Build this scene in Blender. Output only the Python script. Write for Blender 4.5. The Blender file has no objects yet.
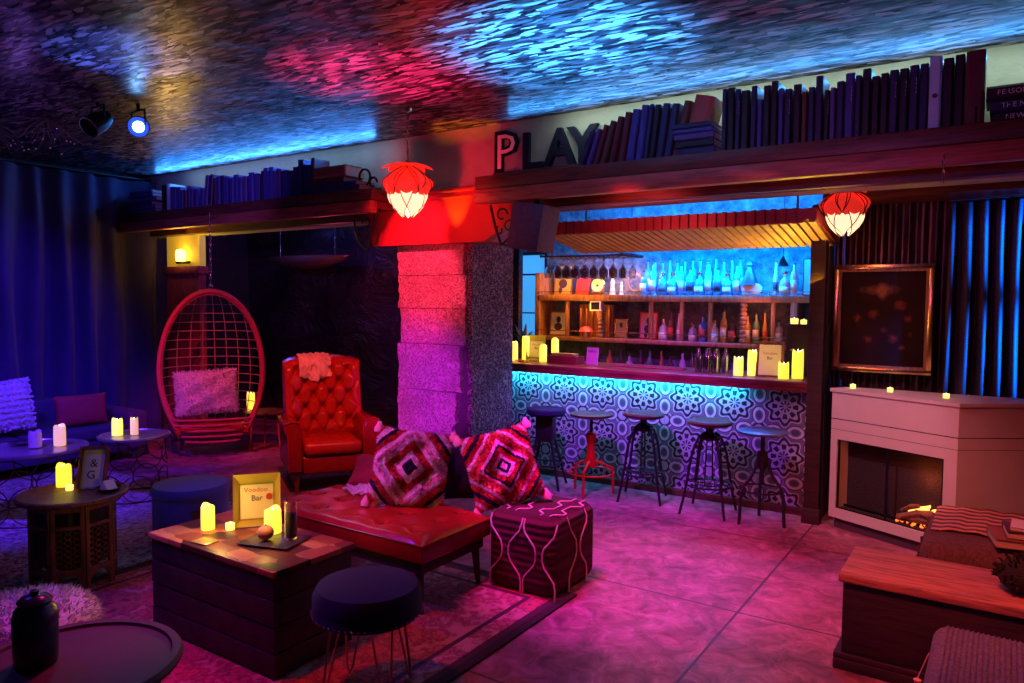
import bpy, bmesh, math, random
from math import sin, cos, pi, radians, sqrt, atan2
from mathutils import Vector, Matrix
random.seed(7)
SC = bpy.context.scene
COL = SC.collection
TAU = 2*pi

# ---------------------------------------------------------------- geometry helpers
class MB:
    def __init__(s): s.bm = bmesh.new()
    def _x(s, vs, M):
        if M is not None: bmesh.ops.transform(s.bm, matrix=M, verts=vs)
    def box(s, x0, x1, y0, y1, z0, z1, bev=0, seg=2, M=None):
        r = bmesh.ops.create_cube(s.bm, size=1)
        vs = r['verts']
        for v in vs:
            v.co.x = x0+(v.co.x+.5)*(x1-x0); v.co.y = y0+(v.co.y+.5)*(y1-y0); v.co.z = z0+(v.co.z+.5)*(z1-z0)
        if bev:
            es = list({e for v in vs for e in v.link_edges})
            g = bmesh.ops.bevel(s.bm, geom=es, offset=bev, segments=seg, affect='EDGES', profile=.5)
            vs = list({v for f in g['faces'] for v in f.verts} | {v for v in vs if v.is_valid})
        s._x(vs, M)
        return s
    def cyl(s, p0, p1, r0, r1=None, n=12):
        return s.tube([p0, p1], [r0, r0 if r1 is None else r1], n)
    def tube(s, pts, r, n=8, closed=False):
        P = [Vector(p) for p in pts]; k = len(P)
        R = r if isinstance(r, (list, tuple)) else [r]*k
        rings = []; up = None
        for i, p in enumerate(P):
            a = P[(i-1) % k] if (closed or i > 0) else p
            b = P[(i+1) % k] if (closed or i < k-1) else p
            t = (b-a)
            if t.length < 1e-9: t = Vector((0, 0, 1))
            t.normalize()
            if up is None:
                up = Vector((0, 0, 1)) if abs(t.z) < .9 else Vector((1, 0, 0))
            up = (up-t*up.dot(t))
            if up.length < 1e-6: up = t.orthogonal()
            up.normalize(); w = t.cross(up)
            rings.append([s.bm.verts.new(p+(up*cos(TAU*j/n)+w*sin(TAU*j/n))*R[i]) for j in range(n)])
        m = k if closed else k-1
        for i in range(m):
            A, B = rings[i], rings[(i+1) % k]
            for j in range(n): s.bm.faces.new((A[j], A[(j+1) % n], B[(j+1) % n], B[j]))
        if not closed:
            s.bm.faces.new(rings[0][::-1]); s.bm.faces.new(rings[-1])
        return s
    def lathe(s, prof, c=(0, 0, 0), n=24, M=None):
        c = Vector(c); rings = []; allv = []
        for (r, z) in prof:
            if r < 1e-5: rg = [s.bm.verts.new(c+Vector((0, 0, z)))]
            else: rg = [s.bm.verts.new(c+Vector((r*cos(TAU*j/n), r*sin(TAU*j/n), z))) for j in range(n)]
            rings.append(rg); allv += rg
        for A, B in zip(rings, rings[1:]):
            for j in range(n):
                k = (j+1) % n
                if len(A) == 1 and len(B) == 1: continue
                if len(A) == 1: s.bm.faces.new((A[0], B[k], B[j]))
                elif len(B) == 1: s.bm.faces.new((A[j], A[k], B[0]))
                else: s.bm.faces.new((A[j], A[k], B[k], B[j]))
        if len(rings[0]) > 1: s.bm.faces.new(rings[0][::-1])
        if len(rings[-1]) > 1: s.bm.faces.new(rings[-1])
        s._x(allv, M)
        return s
    def sph(s, c, r, n=16):
        rx, ry, rz = (r, r, r) if not isinstance(r, (list, tuple)) else r
        q = bmesh.ops.create_uvsphere(s.bm, u_segments=n, v_segments=max(6, n//2), radius=1)
        for v in q['verts']: v.co = Vector((c[0]+v.co.x*rx, c[1]+v.co.y*ry, c[2]+v.co.z*rz))
        return s
    def prism(s, pts, a0, a1, axis='z', M=None):
        def mk(u, v, w): return {'z': (u, v, w), 'y': (u, w, v), 'x': (w, u, v)}[axis]
        A = [s.bm.verts.new(mk(u, v, a0)) for u, v in pts]; B = [s.bm.verts.new(mk(u, v, a1)) for u, v in pts]
        n = len(pts)
        s.bm.faces.new(A[::-1]); s.bm.faces.new(B)
        for i in range(n): s.bm.faces.new((A[i], A[(i+1) % n], B[(i+1) % n], B[i]))
        s._x(A+B, M)
        return s
    def grid(s, fn, nu, nv, cu=False, cv=False, thick=0):
        V = [[s.bm.verts.new(fn(i/nu, j/nv)) for j in range(nv+(0 if cv else 1))] for i in range(nu+(0 if cu else 1))]
        for i in range(nu):
            for j in range(nv):
                a = V[i][j]; b = V[(i+1) % len(V)][j]
                c = V[(i+1) % len(V)][(j+1) % len(V[0])]; d = V[i][(j+1) % len(V[0])]
                try: s.bm.faces.new((a, b, c, d))
                except ValueError: pass
        return s
    def pillow(s, w, h, t, n=18, M=None, wob=0, seed=0, pinch=.06):
        """closed cushion in the x-z plane, thickness along y"""
        rnd = random.Random(seed); allv = []
        def pt(u, v, sg):
            a, b = 2*u-1, 2*v-1
            e = (max(0, 1-abs(a)**2.6)*max(0, 1-abs(b)**2.6))**.45
            k = 1-pinch*(1-abs(a)**2)*(abs(b)**3); l = 1-pinch*(1-abs(b)**2)*(abs(a)**3)
            wv = wob*(sin(9*a+3*b+seed)+sin(7*b-5*a+2*seed))*e
            return Vector((a*w/2*l, sg*(e*t/2+wv*.5), b*h/2*k))
        F = {}; B = {}
        for i in range(n+1):
            for j in range(n+1):
                F[i, j] = s.bm.verts.new(pt(i/n, j/n, -1)); allv.append(F[i, j])
                if i in (0, n) or j in (0, n): B[i, j] = F[i, j]
                else: B[i, j] = s.bm.verts.new(pt(i/n, j/n, 1)); allv.append(B[i, j])
        for i in range(n):
            for j in range(n):
                s.bm.faces.new((F[i, j], F[i+1, j], F[i+1, j+1], F[i, j+1]))
                s.bm.faces.new((B[i, j], B[i, j+1], B[i+1, j+1], B[i+1, j]))
        s._x(allv, M)
        return s
    def build(s, name, m, parent=None, smooth=None, loc=None, rot=None):
        bmesh.ops.recalc_face_normals(s.bm, faces=s.bm.faces)
        me = bpy.data.meshes.new(name); s.bm.to_mesh(me); s.bm.free()
        me.materials.append(m)
        if smooth is None or smooth:
            ang = radians(38 if smooth is None else smooth)
            for p in me.polygons: p.use_smooth = True
            try: me.set_sharp_from_angle(angle=ang)
            except Exception: pass
        o = bpy.data.objects.new(name, me); COL.objects.link(o)
        if parent is not None: o.parent = parent
        if loc: o.location = loc
        if rot: o.rotation_euler = rot
        return o

LABELS = {}
def tag(o, label, cat, group=None, kind=None):
    o['label'] = label; o['category'] = cat
    if group: o['group'] = group
    if kind: o['kind'] = kind
    LABELS.setdefault(label, []).append(o.name)
    return o
def thing(name, label, cat, loc=(0, 0, 0), rz=0, group=None):
    o = bpy.data.objects.new(name, None); COL.objects.link(o)
    o.location = loc; o.rotation_euler = (0, 0, rz); o.empty_display_size = .1
    return tag(o, label, cat, group)
def struct(o, label=None):
    o['kind'] = 'structure'
    if label: o['label'] = label
    return o
def dup(o, label=None, loc=None, rz=None, parent=None, group=None, scale=None):
    c = o.copy(); COL.objects.link(c)
    if parent is not None: c.parent = parent
    if loc is not None: c.location = loc
    if rz is not None: c.rotation_euler = (0, 0, rz) if not isinstance(rz, tuple) else rz
    if label: c['label'] = label; LABELS.setdefault(label, []).append(c.name)
    if group: c['group'] = group
    if scale is not None: c.scale = scale
    for ch in list(o.children): dup(ch, parent=c)
    return c
ORD = ['first', 'second', 'third', 'fourth', 'fifth', 'sixth', 'seventh', 'eighth', 'ninth', 'tenth', 'eleventh', 'twelfth', 'thirteenth',
       'fourteenth', 'fifteenth', 'sixteenth', 'seventeenth', 'eighteenth', 'nineteenth', 'twentieth', 'twenty-first', 'twenty-second',
       'twenty-third', 'twenty-fourth', 'twenty-fifth', 'twenty-sixth', 'twenty-seventh', 'twenty-eighth', 'twenty-ninth', 'thirtieth',
       'thirty-first', 'thirty-second', 'thirty-third', 'thirty-fourth', 'thirty-fifth', 'thirty-sixth', 'thirty-seventh', 'thirty-eighth', 'thirty-ninth', 'fortieth', 'forty-first', 'forty-second', 'forty-third', 'forty-fourth', 'forty-fifth']

# ---------------------------------------------------------------- materials
class N:
    """tiny expression wrapper round shader sockets"""
    def __init__(s, nt, v): s.nt = nt; s.v = v
    def _m(s, op, a, b=None, c=None):
        n = s.nt.nodes.new('ShaderNodeMath'); n.operation = op
        for i, x in enumerate((a, b, c)):
            if x is None: continue
            if isinstance(x, N): s.nt.links.new(x.v, n.inputs[i])
            else: n.inputs[i].default_value = x
        return N(s.nt, n.outputs[0])
    def __add__(s, o): return s._m('ADD', s, o)
    __radd__ = __add__
    def __sub__(s, o): return s._m('SUBTRACT', s, o)
    def __rsub__(s, o): return s._m('SUBTRACT', o, s)
    def __mul__(s, o): return s._m('MULTIPLY', s, o)
    __rmul__ = __mul__
    def __truediv__(s, o): return s._m('DIVIDE', s, o)
    def lt(s, o): return s._m('LESS_THAN', s, o)
    def gt(s, o): return s._m('GREATER_THAN', s, o)
    def abs(s): return s._m('ABSOLUTE', s)
    def sin(s): return s._m('SINE', s)
    def cos(s): return s._m('COSINE', s)
    def fract(s): return s._m('FRACT', s)
    def floor(s): return s._m('FLOOR', s)
    def pow(s, o): return s._m('POWER', s, o)
    def max(s, o): return s._m('MAXIMUM', s, o)
    def min(s, o): return s._m('MINIMUM', s, o)
    def atan2(s, o): return s._m('ARCTAN2', s, o)
    def sqrt(s): return s._m('SQRT', s)
    def clamp(s): return s._m('MINIMUM', s._m('MAXIMUM', s, 0.0), 1.0)

class Mat:
    def __init__(s, name, base=(.5, .5, .5), rough=.6, metal=0, spec=.5):
        s.m = bpy.data.materials.new(name); s.m.use_nodes = True
        s.nt = s.m.node_tree; s.b = s.nt.nodes['Principled BSDF']
        s.b.inputs['Base Color'].default_value = (*base, 1)
        s.b.inputs['Roughness'].default_value = rough
        s.b.inputs['Metallic'].default_value = metal
        s.b.inputs['Specular IOR Level'].default_value = spec
        s._obj = None
    def node(s, t, **k):
        n = s.nt.nodes.new(t)
        for a, v in k.items(): setattr(n, a, v)
        return n
    def co(s):
        if s._obj is None: s._obj = s.node('ShaderNodeTexCoord').outputs['Object']
        return s._obj
    def xyz(s, vec=None):
        n = s.node('ShaderNodeSeparateXYZ'); s.nt.links.new(vec or s.co(), n.inputs[0])
        return [N(s.nt, o) for o in n.outputs]
    def mapped(s, scale=(1, 1, 1), rot=(0, 0, 0), loc=(0, 0, 0), vec=None):
        n = s.node('ShaderNodeMapping'); n.inputs['Scale'].default_value = scale
        n.inputs['Rotation'].default_value = rot; n.inputs['Location'].default_value = loc
        s.nt.links.new(vec or s.co(), n.inputs[0]); return n.outputs[0]
    def noise(s, scale=5, detail=3, vec=None, rough=.5, dist=0):
        n = s.node('ShaderNodeTexNoise'); n.inputs['Scale'].default_value = scale; n.inputs['Detail'].default_value = detail
        n.inputs['Roughness'].default_value = rough; n.inputs['Distortion'].default_value = dist
        s.nt.links.new(vec or s.co(), n.inputs['Vector']); return N(s.nt, n.outputs[0])
    def voro(s, scale=5, vec=None, feature='F1', out='Distance', rnd=1):
        n = s.node('ShaderNodeTexVoronoi', feature=feature); n.inputs['Scale'].default_value = scale
        n.inputs['Randomness'].default_value = rnd
        s.nt.links.new(vec or s.co(), n.inputs['Vector']); return N(s.nt, n.outputs[out])
    def mix(s, fac, a, b):
        n = s.node('ShaderNodeMix', data_type='RGBA')
        for k, x in ((0, fac), (6, a), (7, b)):
            if isinstance(x, N): s.nt.links.new(x.v, n.inputs[k])
            elif k == 0: n.inputs[0].default_value = x
            else: n.inputs[k].default_value = (*x, 1)
        return N(s.nt, n.outputs[2])
    def ramp(s, fac, stops, interp='LINEAR'):
        n = s.node('ShaderNodeValToRGB'); cr = n.color_ramp; cr.interpolation = interp
        while len(cr.elements) > 1: cr.elements.remove(cr.elements[-1])
        for i, (p, c) in enumerate(stops):
            e = cr.elements[0] if i == 0 else cr.elements.new(p)
            e.position = p; e.color = (*c, 1)
        s.nt.links.new(fac.v, n.inputs[0]); return N(s.nt, n.outputs[0])
    def color(s, c): s.nt.links.new(c.v, s.b.inputs['Base Color']); return s
    def rough(s, c): s.nt.links.new(c.v, s.b.inputs['Roughness']); return s
    def bump(s, h, strength=.5, dist=.02):
        n = s.node('ShaderNodeBump'); n.inputs['Strength'].default_value = strength; n.inputs['Distance'].default_value = dist
        s.nt.links.new(h.v, n.inputs['Height']); s.nt.links.new(n.outputs[0], s.b.inputs['Normal']); return s
    def emit(s, c, st):
        if isinstance(c, N): s.nt.links.new(c.v, s.b.inputs['Emission Color'])
        else: s.b.inputs['Emission Color'].default_value = (*c, 1)
        s.b.inputs['Emission Strength'].default_value = st; return s
    def set(s, k, v): s.b.inputs[k].default_value = v; return s

MT = {}
def simple(name, base, rough=.6, metal=0, var=.25, vs=9, bs=.25, bscale=40, bd=.004, **k):
    M = Mat(name, base, rough, metal, **k)
    n = M.noise(vs, 4)
    M.color(M.mix(n, tuple(c*(1-var) for c in base), tuple(min(1, c*(1+var)) for c in base)))
    if bs: M.bump(M.noise(bscale, 4), bs, bd)
    MT[name] = M.m
    return M
def wood(name, base, dark, rough=.45, sc=(1.2, 14, 14), bs=.35):
    M = Mat(name, base, rough)
    n = M.noise(3.2, 6, M.mapped(sc), .62, .6)
    M.color(M.ramp(n, [(.3, dark), (.55, base), (.8, tuple(min(1, c*1.35) for c in base))]))
    M.bump(n, bs, .01); MT[name] = M.m
    return M

simple('black_metal', (.03, .03, .035), .4, .9, bs=.1)
simple('dark_iron', (.05, .045, .05), .45, .8, bs=.3, bscale=60)
simple('bronze_wire', (.20, .13, .07), .35, 1, bs=.1)
simple('brass', (.65, .42, .16), .25, 1, bs=.05)
simple('steel', (.6, .6, .62), .22, 1, bs=.02)
simple('black_plastic', (.02, .02, .022), .35, bs=.05)
simple('red_paint_metal', (.75, .02, .01), .35, .2, bs=.1)
simple('blue_metal', (.18, .22, .34), .35, .6, bs=.1)
simple('plaster_dark', (.075, .06, .085), .85, bs=.5, bscale=14, bd=.02)
simple('plaster_cream', (.34, .37, .30), .9, var=.3, vs=4, bs=.5, bscale=22, bd=.015)
simple('capital_red', (.42, .035, .03), .55, var=.2, vs=5, bs=.3, bscale=18)
simple('mantel', (.52, .52, .46), .55, var=.06, bs=.1)
simple('velvet_navy', (.012, .012, .06), .9, bs=.2, bscale=120, bd=.002)
simple('velvet_blue', (.05, .05, .50), .9, bs=.2, bscale=120, bd=.002).set('Sheen Weight', .4)
simple('curtain_navy', (.05, .035, .13), .75, bs=.2, bscale=90, bd=.002).set('Sheen Weight', .25)
simple('curtain_dark', (.05, .04, .06), .6, bs=.2, bscale=90, bd=.002)
simple('leather_red', (.26, .010, .010), .22, var=.25, vs=14, bs=.22, bscale=70, bd=.003)
simple('leather_tan', (.40, .025, .013), .22, var=.35, vs=12, bs=.22, bscale=60, bd=.003)
simple('sofa_fabric', (.06, .045, .12), .9)
simple('fur_white', (.75, .66, .70), .95, var=.2, vs=30, bs=.9, bscale=45, bd=.02)
simple('knit_white', (.62, .58, .70), .95, bs=.4, bscale=80)
simple('lace_cream', (.85, .68, .60), .9, bs=.4, bscale=70)
simple('pillow_red', (.38, .02, .05), .75, bs=.2)
simple('pillow_navy', (.03, .025, .09), .85)
simple('tassel_pink', (.80, .38, .45), .9, bs=.6, bscale=50)
simple('yarn_cream', (.75, .60, .52), .9, bs=.6, bscale=90)
simple('boucle', (.16, .12, .22), .95, var=.6, vs=60, bs=1, bscale=70, bd=.015)
simple('pom_dark', (.02, .015, .02), .95, bs=1, bscale=90, bd=.01)
simple('paper', (.82, .76, .62), .8, var=.05, bs=0)
simple('page', (.60, .52, .42), .85, var=.1, bs=.2, bscale=150)
simple('page_pale', (.75, .72, .74), .85, var=.1, bs=.2, bscale=150)
simple('gold_card', (.55, .46, .12), .38, .35, bs=.05)
simple('ink', (.06, .03, .05), .7, bs=0)
simple('ink_pink', (.55, .08, .30), .7, bs=0)
simple('ink_red', (.5, .05, .05), .7, bs=0)
simple('fruit', (.55, .20, .16), .6, var=.3, vs=20, bs=.4, bscale=60)
simple('plate_dark', (.05, .04, .06), .25)
simple('ceramic_dark', (.03, .035, .06), .25, bs=.2)
simple('ceramic_white', (.75, .72, .70), .3, bs=.1)
simple('tray_metal', (.45, .36, .46), .3, .6, bs=.15)
simple('drum_lacquer', (.12, .010, .03), .55, bs=.15)
simple('box_red', (.30, .03, .03), .5)
simple('shaker', (.45, .40, .42), .2, 1)
simple('log', (.20, .10, .06), .9, var=.6, vs=20, bs=.8, bscale=30, bd=.02)
simple('leaf', (.06, .10, .07), .55)
simple('pot', (.15, .08, .06), .7)
simple('twig', (.20, .14, .12), .8, bs=.3)
simple('napkin', (.80, .68, .62), .9)
simple('wax_plain', (.80, .68, .74), .55, bs=.05)
simple('speaker_box', (.13, .06, .10), .75, var=.5, vs=40, bs=.5, bscale=50)
simple('rattan_red', (.52, .07, .11), .45, var=.2, vs=30, bs=.2)
simple('cane', (.42, .24, .20), .55, bs=.2)
simple('awning_metal', (.30, .05, .045), .5, .2, var=.5, vs=7, bs=.3)
simple('awning_wood', (.42, .24, .11), .55, var=.5, vs=14, bs=.4)
simple('white_enamel', (.80, .78, .72), .35)
simple('white_pouf', (.62, .50, .58), .95, var=.2, vs=30, bs=.8, bscale=40, bd=.015)
simple('letter_dark', (.008, .008, .03), .7, spec=.2)
simple('letter_pale', (.75, .70, .66), .6)
simple('copper', (.7, .3, .18), .3, 1)
wood('shelf_dark', (.12, .035, .022), (.03, .01, .008))
wood('shelf_red', (.36, .085, .06), (.12, .03, .02))
wood('counter_wood', (.30, .05, .045), (.10, .02, .02), .3)
wood('barback_wood', (.42, .20, .09), (.16, .06, .03), .5, (14, 14, 1.2))
wood('carved_wood', (.22, .06, .035), (.06, .02, .012), .45, (10, 10, 1.5))
wood('trunk_top', (.50, .17, .10), (.14, .04, .03), .55, (1.4, 12, 12), .6)
wood('trunk_dark', (.035, .010, .010), (.010, .004, .004), .7)
wood('stool_seat', (.10, .035, .03), (.04, .015, .012), .4)
wood('block_side', (.045, .018, .03), (.015, .006, .012), .6, (3, 3, 3))
wood('pillar_red', (.42, .06, .07), (.16, .02, .03), .7, (6, 6, 2))

def glass(name, col, rough=.05, tr=.9, ior=1.45):
    M = Mat(name, col, rough); M.set('Transmission Weight', tr).set('IOR', ior); MT[name] = M.m; return M
glass('clear_glass', (.95, .95, 1), .03, .92)
glass('blue_lit_glass', (.10, .38, .95), .12, .35)  # clear bottles; the blue of the bar light is put into their colour
glass('amber_glass', (.75, .38, .10), .12, .4)
glass('green_glass', (.20, .45, .22), .12, .4)
glass('pale_glass', (.80, .80, .85), .1, .45)
glass('dark_glass', (.10, .06, .05), .08, .1)
glass('firebox_glass', (.9, .9, .9), .02, .95, 1.2)
def glow(name, col, st, base=None):
    M = Mat(name, base or tuple(min(1, c) for c in col), .5); M.emit(col, st); MT[name] = M.m; return M
glow('wax_glow', (1, .74, .045), 1.25, (.85, .7, .35))
glow('wax_pink', (1, .50, .22), .75, (.85, .65, .5))
glow('flame', (1, .93, .40), 6)
glow('tealight', (1, .75, .12), 1.8, (.8, .7, .4))
glow('par_lens', (.25, .55, 1), 40)
glow('par_rim', (.02, .07, 1), 1.2)
glow('ember', (1, .16, .02), 2.2)
glow('fire_flame', (1, .42, .08), 2.8)
glow('window_pane', (.06, .42, 1), .85)
glow('screen_blue', (.01, .35, 1), .8)
glow('petal_red', (1, .03, .015), .55, (.8, .05, .03))
glow('petal_cream', (1, .62, .36), 1.5, (.9, .6, .4))
glow('bulb', (1, .8, .55), 9)
glow('sconce_glow', (1, .62, .08), 9)
glow('led_cyan', (.05, .6, 1), 4)
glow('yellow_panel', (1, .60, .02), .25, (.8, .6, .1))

# floor: stained concrete slabs with saw-cut joints
M = Mat('floor_concrete', (.3, .2, .2), .45)
x, y, z = M.xyz()
n1 = M.noise(1.3, 6, rough=.6, dist=.5); n2 = M.noise(7, 8, rough=.7, dist=1.2)
c = M.ramp(n1*.45+n2*.55, [(.36, (.07, .02, .03)), (.47, (.24, .08, .11)), (.56, (.42, .16, .22)), (.68, (.75, .42, .50))])
jx = (((x+1.15)/2.62+.5).fract()-.5).abs()*2.62
jy = (((y-3.98)/1.35+.5).fract()-.5).abs()*1.35
j = jx.min(jy).lt(.007)
c = M.mix(j, c, (.05, .025, .03)); M.color(c)
M.rough(M.noise(5, 5)*.35+.28)
M.bump(n2*.5+M.noise(60, 3)*.2-j*1.5, .3, .01); MT['floor'] = M.m

# ceiling: varnished strand board
M = Mat('ceiling_strand', (.1, .1, .1), .3, spec=.25)
warp = M.node('ShaderNodeVectorMath', operation='ADD')
nz = M.node('ShaderNodeTexNoise'); nz.inputs['Scale'].default_value = 2.2; M.nt.links.new(M.co(), nz.inputs['Vector'])
sc_ = M.node('ShaderNodeVectorMath', operation='SCALE'); sc_.inputs['Scale'].default_value = .10; M.nt.links.new(nz.outputs['Color'], sc_.inputs[0])
M.nt.links.new(M.co(), warp.inputs[0]); M.nt.links.new(sc_.outputs[0], warp.inputs[1])
h = None
for k, (ang, s1, s2) in enumerate(((.35, 8, 34), (1.15, 9, 40), (-.5, 9, 48), (2.4, 8, 34), (.05, 11, 60), (1.85, 8, 38), (.8, 12, 55), (2.9, 10, 44))):
    vec = M.mapped((s1, s2, 1), (0, 0, ang), (k*3.7, k*1.9, 0), warp.outputs[0])
    vn = M.node('ShaderNodeTexVoronoi', feature='F1'); vn.inputs['Scale'].default_value = 1
    M.nt.links.new(vec, vn.inputs['Vector'])
    sp = M.node('ShaderNodeSeparateColor'); M.nt.links.new(vn.outputs['Color'], sp.inputs[0])
    on = N(M.nt, sp.outputs[0]).gt(.70)
    v = on*(N(M.nt, sp.outputs[1])*.8+.2)
    h = v if h is None else h.max(v)
M.color(M.ramp(h, [(0, (.003, .002, .003)), (.45, (.008, .005, .008)), (.68, (.015, .010, .014)), (.86, (.06, .045, .055)), (1, (.34, .30, .33))]))
M.rough(.45-h*.12); M.nt.links.new((h*h*.45+.03).v, M.b.inputs['Specular IOR Level'])
M.bump(h+M.noise(3, 3)*1.2, .6, .02); MT['ceiling'] = M.m

# moroccan star tile
M = Mat('tile_pattern', (.6, .6, .6), .3)
x, y, z = M.xyz()
T = .41
u = ((x/T).fract()-.5); v = (((z-.86)/T+.5).fract()-.5)
def rad(a, b): return (a*a+b*b).sqrt()
r = rad(u, v); th = v.atan2(u)
c8 = (th*8).cos()
R = c8*.045+.31
outline = (r-R).abs().lt(.028)
petal = r.lt(.25)*r.gt(.035)*c8.gt(-.15)*(1-((r-.13).abs().lt(.018)))
dark = outline.max(petal)
ua, va = u.abs(), v.abs()
ring = None; fill = None
for (a, b) in ((.5, .21), (.21, .5)):
    d = rad((ua-a)*(1.35 if a == .5 else 1), (va-b)*(1.35 if b == .5 else 1))
    rg = (d-.135).abs().lt(.03); fl = d.lt(.075); ln = (d-.175).abs().lt(.01)
    ring = rg if ring is None else ring.max(rg); fill = fl if fill is None else fill.max(fl); dark = dark.max(ln)
cor = rad(ua-.5, va-.5)
dark = dark.max((cor-.12).abs().lt(.014)).max((ua+va-1.0).abs().lt(.008)*cor.lt(.1))
inst = (r.lt(R)).max((cor.lt(.10)))
c = M.mix(inst, (.15, .15, .22), (.45, .46, .54)); c = M.mix(((r-R-.055).abs().lt(.010)).max((cor-.17).abs().lt(.012)), c, (.62, .62, .70)); c = M.mix(dark, c, (.008, .006, .02))
c = M.mix(fill, c, (.05, .09, .13)); c = M.mix(ring, c, (.60, .61, .68))
c = M.mix((M.noise(9, 4)-.35).clamp()*.5, c, (.12, .1, .14))
gx = (((x/(T/2)).fract()-.5).abs()).gt(.487); c = M.mix(gx*.4, c, (.1, .1, .12))
M.color(c); M.bump(M.noise(20, 3)*.3-gx, .15, .004); MT['tile'] = M.m

# patchwork top of block table
M = Mat('patchwork_top', (.4, .2, .1), .4)
vn = M.node('ShaderNodeTexVoronoi', feature='F1'); vn.distance = 'CHEBYCHEV'; vn.inputs['Scale'].default_value = 7; vn.inputs['Randomness'].default_value = .5
M.nt.links.new(M.mapped((1, 1.5, .01), (0, 0, .06)), vn.inputs['Vector'])
sp = M.node('ShaderNodeSeparateColor'); M.nt.links.new(vn.outputs['Color'], sp.inputs[0])
k = N(M.nt, sp.outputs[0])
c = M.ramp(k, [(0, (.03, .008, .006)), (.25, (.16, .035, .02)), (.5, (.62, .20, .08)), (.7, (.10, .02, .012)), (1, (.90, .45, .18))])
c = M.mix((M.noise(14, 5, M.mapped((1, 8, 1)))-.3).clamp()*.8, c, (.08, .03, .02))
M.rough(n_r) if False else None; M.b.inputs['Specular IOR Level'].default_value = .3; M.color(c); M.bump(k, .3, .01); MT['patchwork'] = M.m

# red oriental rug
M = Mat('rug_red', (.5, .1, .1), .95)
x, y, z = M.xyz()
edge = (x.abs()*-1+1.26).min(y.abs()*-1+1.55)   # distance from rug edge
nn = M.noise(30, 5, rough=.7); vv = M.voro(7.5); v2 = M.voro(19)
band = ((edge*9).sin()*.5+.5)
c = M.ramp(nn*.5+vv*.35+v2*.25+band*.1, [(.30, (.07, .015, .04)), (.42, (.38, .04, .06)), (.54, (.55, .13, .14)), (.62, (.25, .03, .06)), (.74, (.58, .24, .22))])
b1 = edge.lt(.22)*edge.gt(.19); b2 = edge.lt(.09)*edge.gt(.05)
c = M.mix(b1.max(b2), c, (.07, .02, .03)); c = M.mix(edge.lt(.05), c, (.03, .012, .015))
M.color(c); M.bump(nn, .6, .01); MT['rug_red'] = M.m
M = Mat('rug_pale', (.5, .5, .5), .97)
nn = M.noise(18, 5, dist=1.5)
M.color(M.ramp(nn, [(.35, (.16, .13, .20)), (.5, (.5, .45, .55)), (.65, (.75, .7, .78))])); M.bump(M.noise(70, 3)+nn, .9, .02); MT['rug_pale'] = M.m

# shaggy diamond pillow
def diamond(name, s, cols, cx=0, cz=0):
    M = Mat(name, (.5, .3, .3), .95)
    x, y, z = M.xyz()
    nn = M.noise(16, 3)
    d = ((x-cx).abs()*1.05+(z-cz).abs())+(nn-.5)*.035
    f = (d/s).clamp()
    M.color(M.ramp(f, cols, 'CONSTANT')); M.bump(M.noise(70, 4)+nn*.5+((d*60).sin()*.4), 1, .02); MT[name] = M.m
W_, P_, R_, D_, O_ = (.95, .78, .88), (.85, .35, .55), (.62, .05, .06), (.03, .02, .07), (.65, .25, .10)
diamond('diamond_pink', .50, [(0, D_), (.10, W_), (.20, R_), (.32, W_), (.40, P_), (.47, W_), (.55, R_), (.66, D_), (.72, W_), (.82, R_), (.9, O_)])
diamond('diamond_red', .50, [(0, W_), (.05, D_), (.10, W_), (.16, R_), (.24, D_), (.28, W_), (.33, R_), (.42, O_), (.48, W_), (.53, R_), (.62, D_), (.68, R_), (.76, W_), (.82, R_), (.92, D_)])
# pouf
M = Mat('pouf_weave', (.14, .03, .035), .95)
x, y, z = M.xyz()
M.color(M.mix(((z*75).sin()*.5+.5)*.5, (.045, .006, .008), (.11, .018, .02))); M.bump((z*150).sin()+M.noise(60, 3), .5, .01); MT['pouf'] = M.m
# striped blanket
M = Mat('blanket_stripe', (.5, .3, .3), .95)
x, y, z = M.xyz()
zz = y+z*.9+(((x*16).fract()-.5).abs()*.018)
s = (zz*11.5).fract()
M.color(M.ramp(s, [(0, (.70, .34, .28)), (.55, (.04, .012, .015)), (.75, (.32, .07, .07)), (.9, (.05, .015, .02))], 'CONSTANT')); M.bump(M.noise(90, 3), .6, .01); MT['blanket'] = M.m
# fringe ottoman
M = Mat('ottoman_fringe', (.2, .1, .1), .95)
x, y, z = M.xyz()
M.color(M.mix(M.noise(12, 3, M.mapped((6, 6, 1))), (.05, .02, .025), (.30, .14, .12))); M.bump(M.noise(14, 3, M.mapped((9, 9, 1))), .9, .02); MT['fringe'] = M.m
# tooled stone tile pillar cladding
def stone(name, a, b, cc):
    M = Mat(name, b, .7)
    x, y, z = M.xyz()
    n1 = M.noise(34, 6, rough=.8, dist=1.0); v1 = M.voro(40)
    rings = (M.voro(7, rnd=.2)*42).sin()*.5+.5
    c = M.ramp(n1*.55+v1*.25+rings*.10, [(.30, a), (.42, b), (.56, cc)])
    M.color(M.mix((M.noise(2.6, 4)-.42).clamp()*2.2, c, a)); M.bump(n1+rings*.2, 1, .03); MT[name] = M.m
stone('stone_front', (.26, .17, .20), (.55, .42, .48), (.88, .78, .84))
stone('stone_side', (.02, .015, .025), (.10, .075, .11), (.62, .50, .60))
# corrugated dark metal wall
M = Mat('corrugated_dark', (.07, .05, .07), .45, .5)
n = M.noise(5, 6, M.mapped((9, 9, .7)))
M.color(M.ramp(n, [(.35, (.03, .015, .03)), (.6, (.13, .06, .08)), (.8, (.24, .12, .10))])); MT['corrugated'] = M.m
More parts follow.
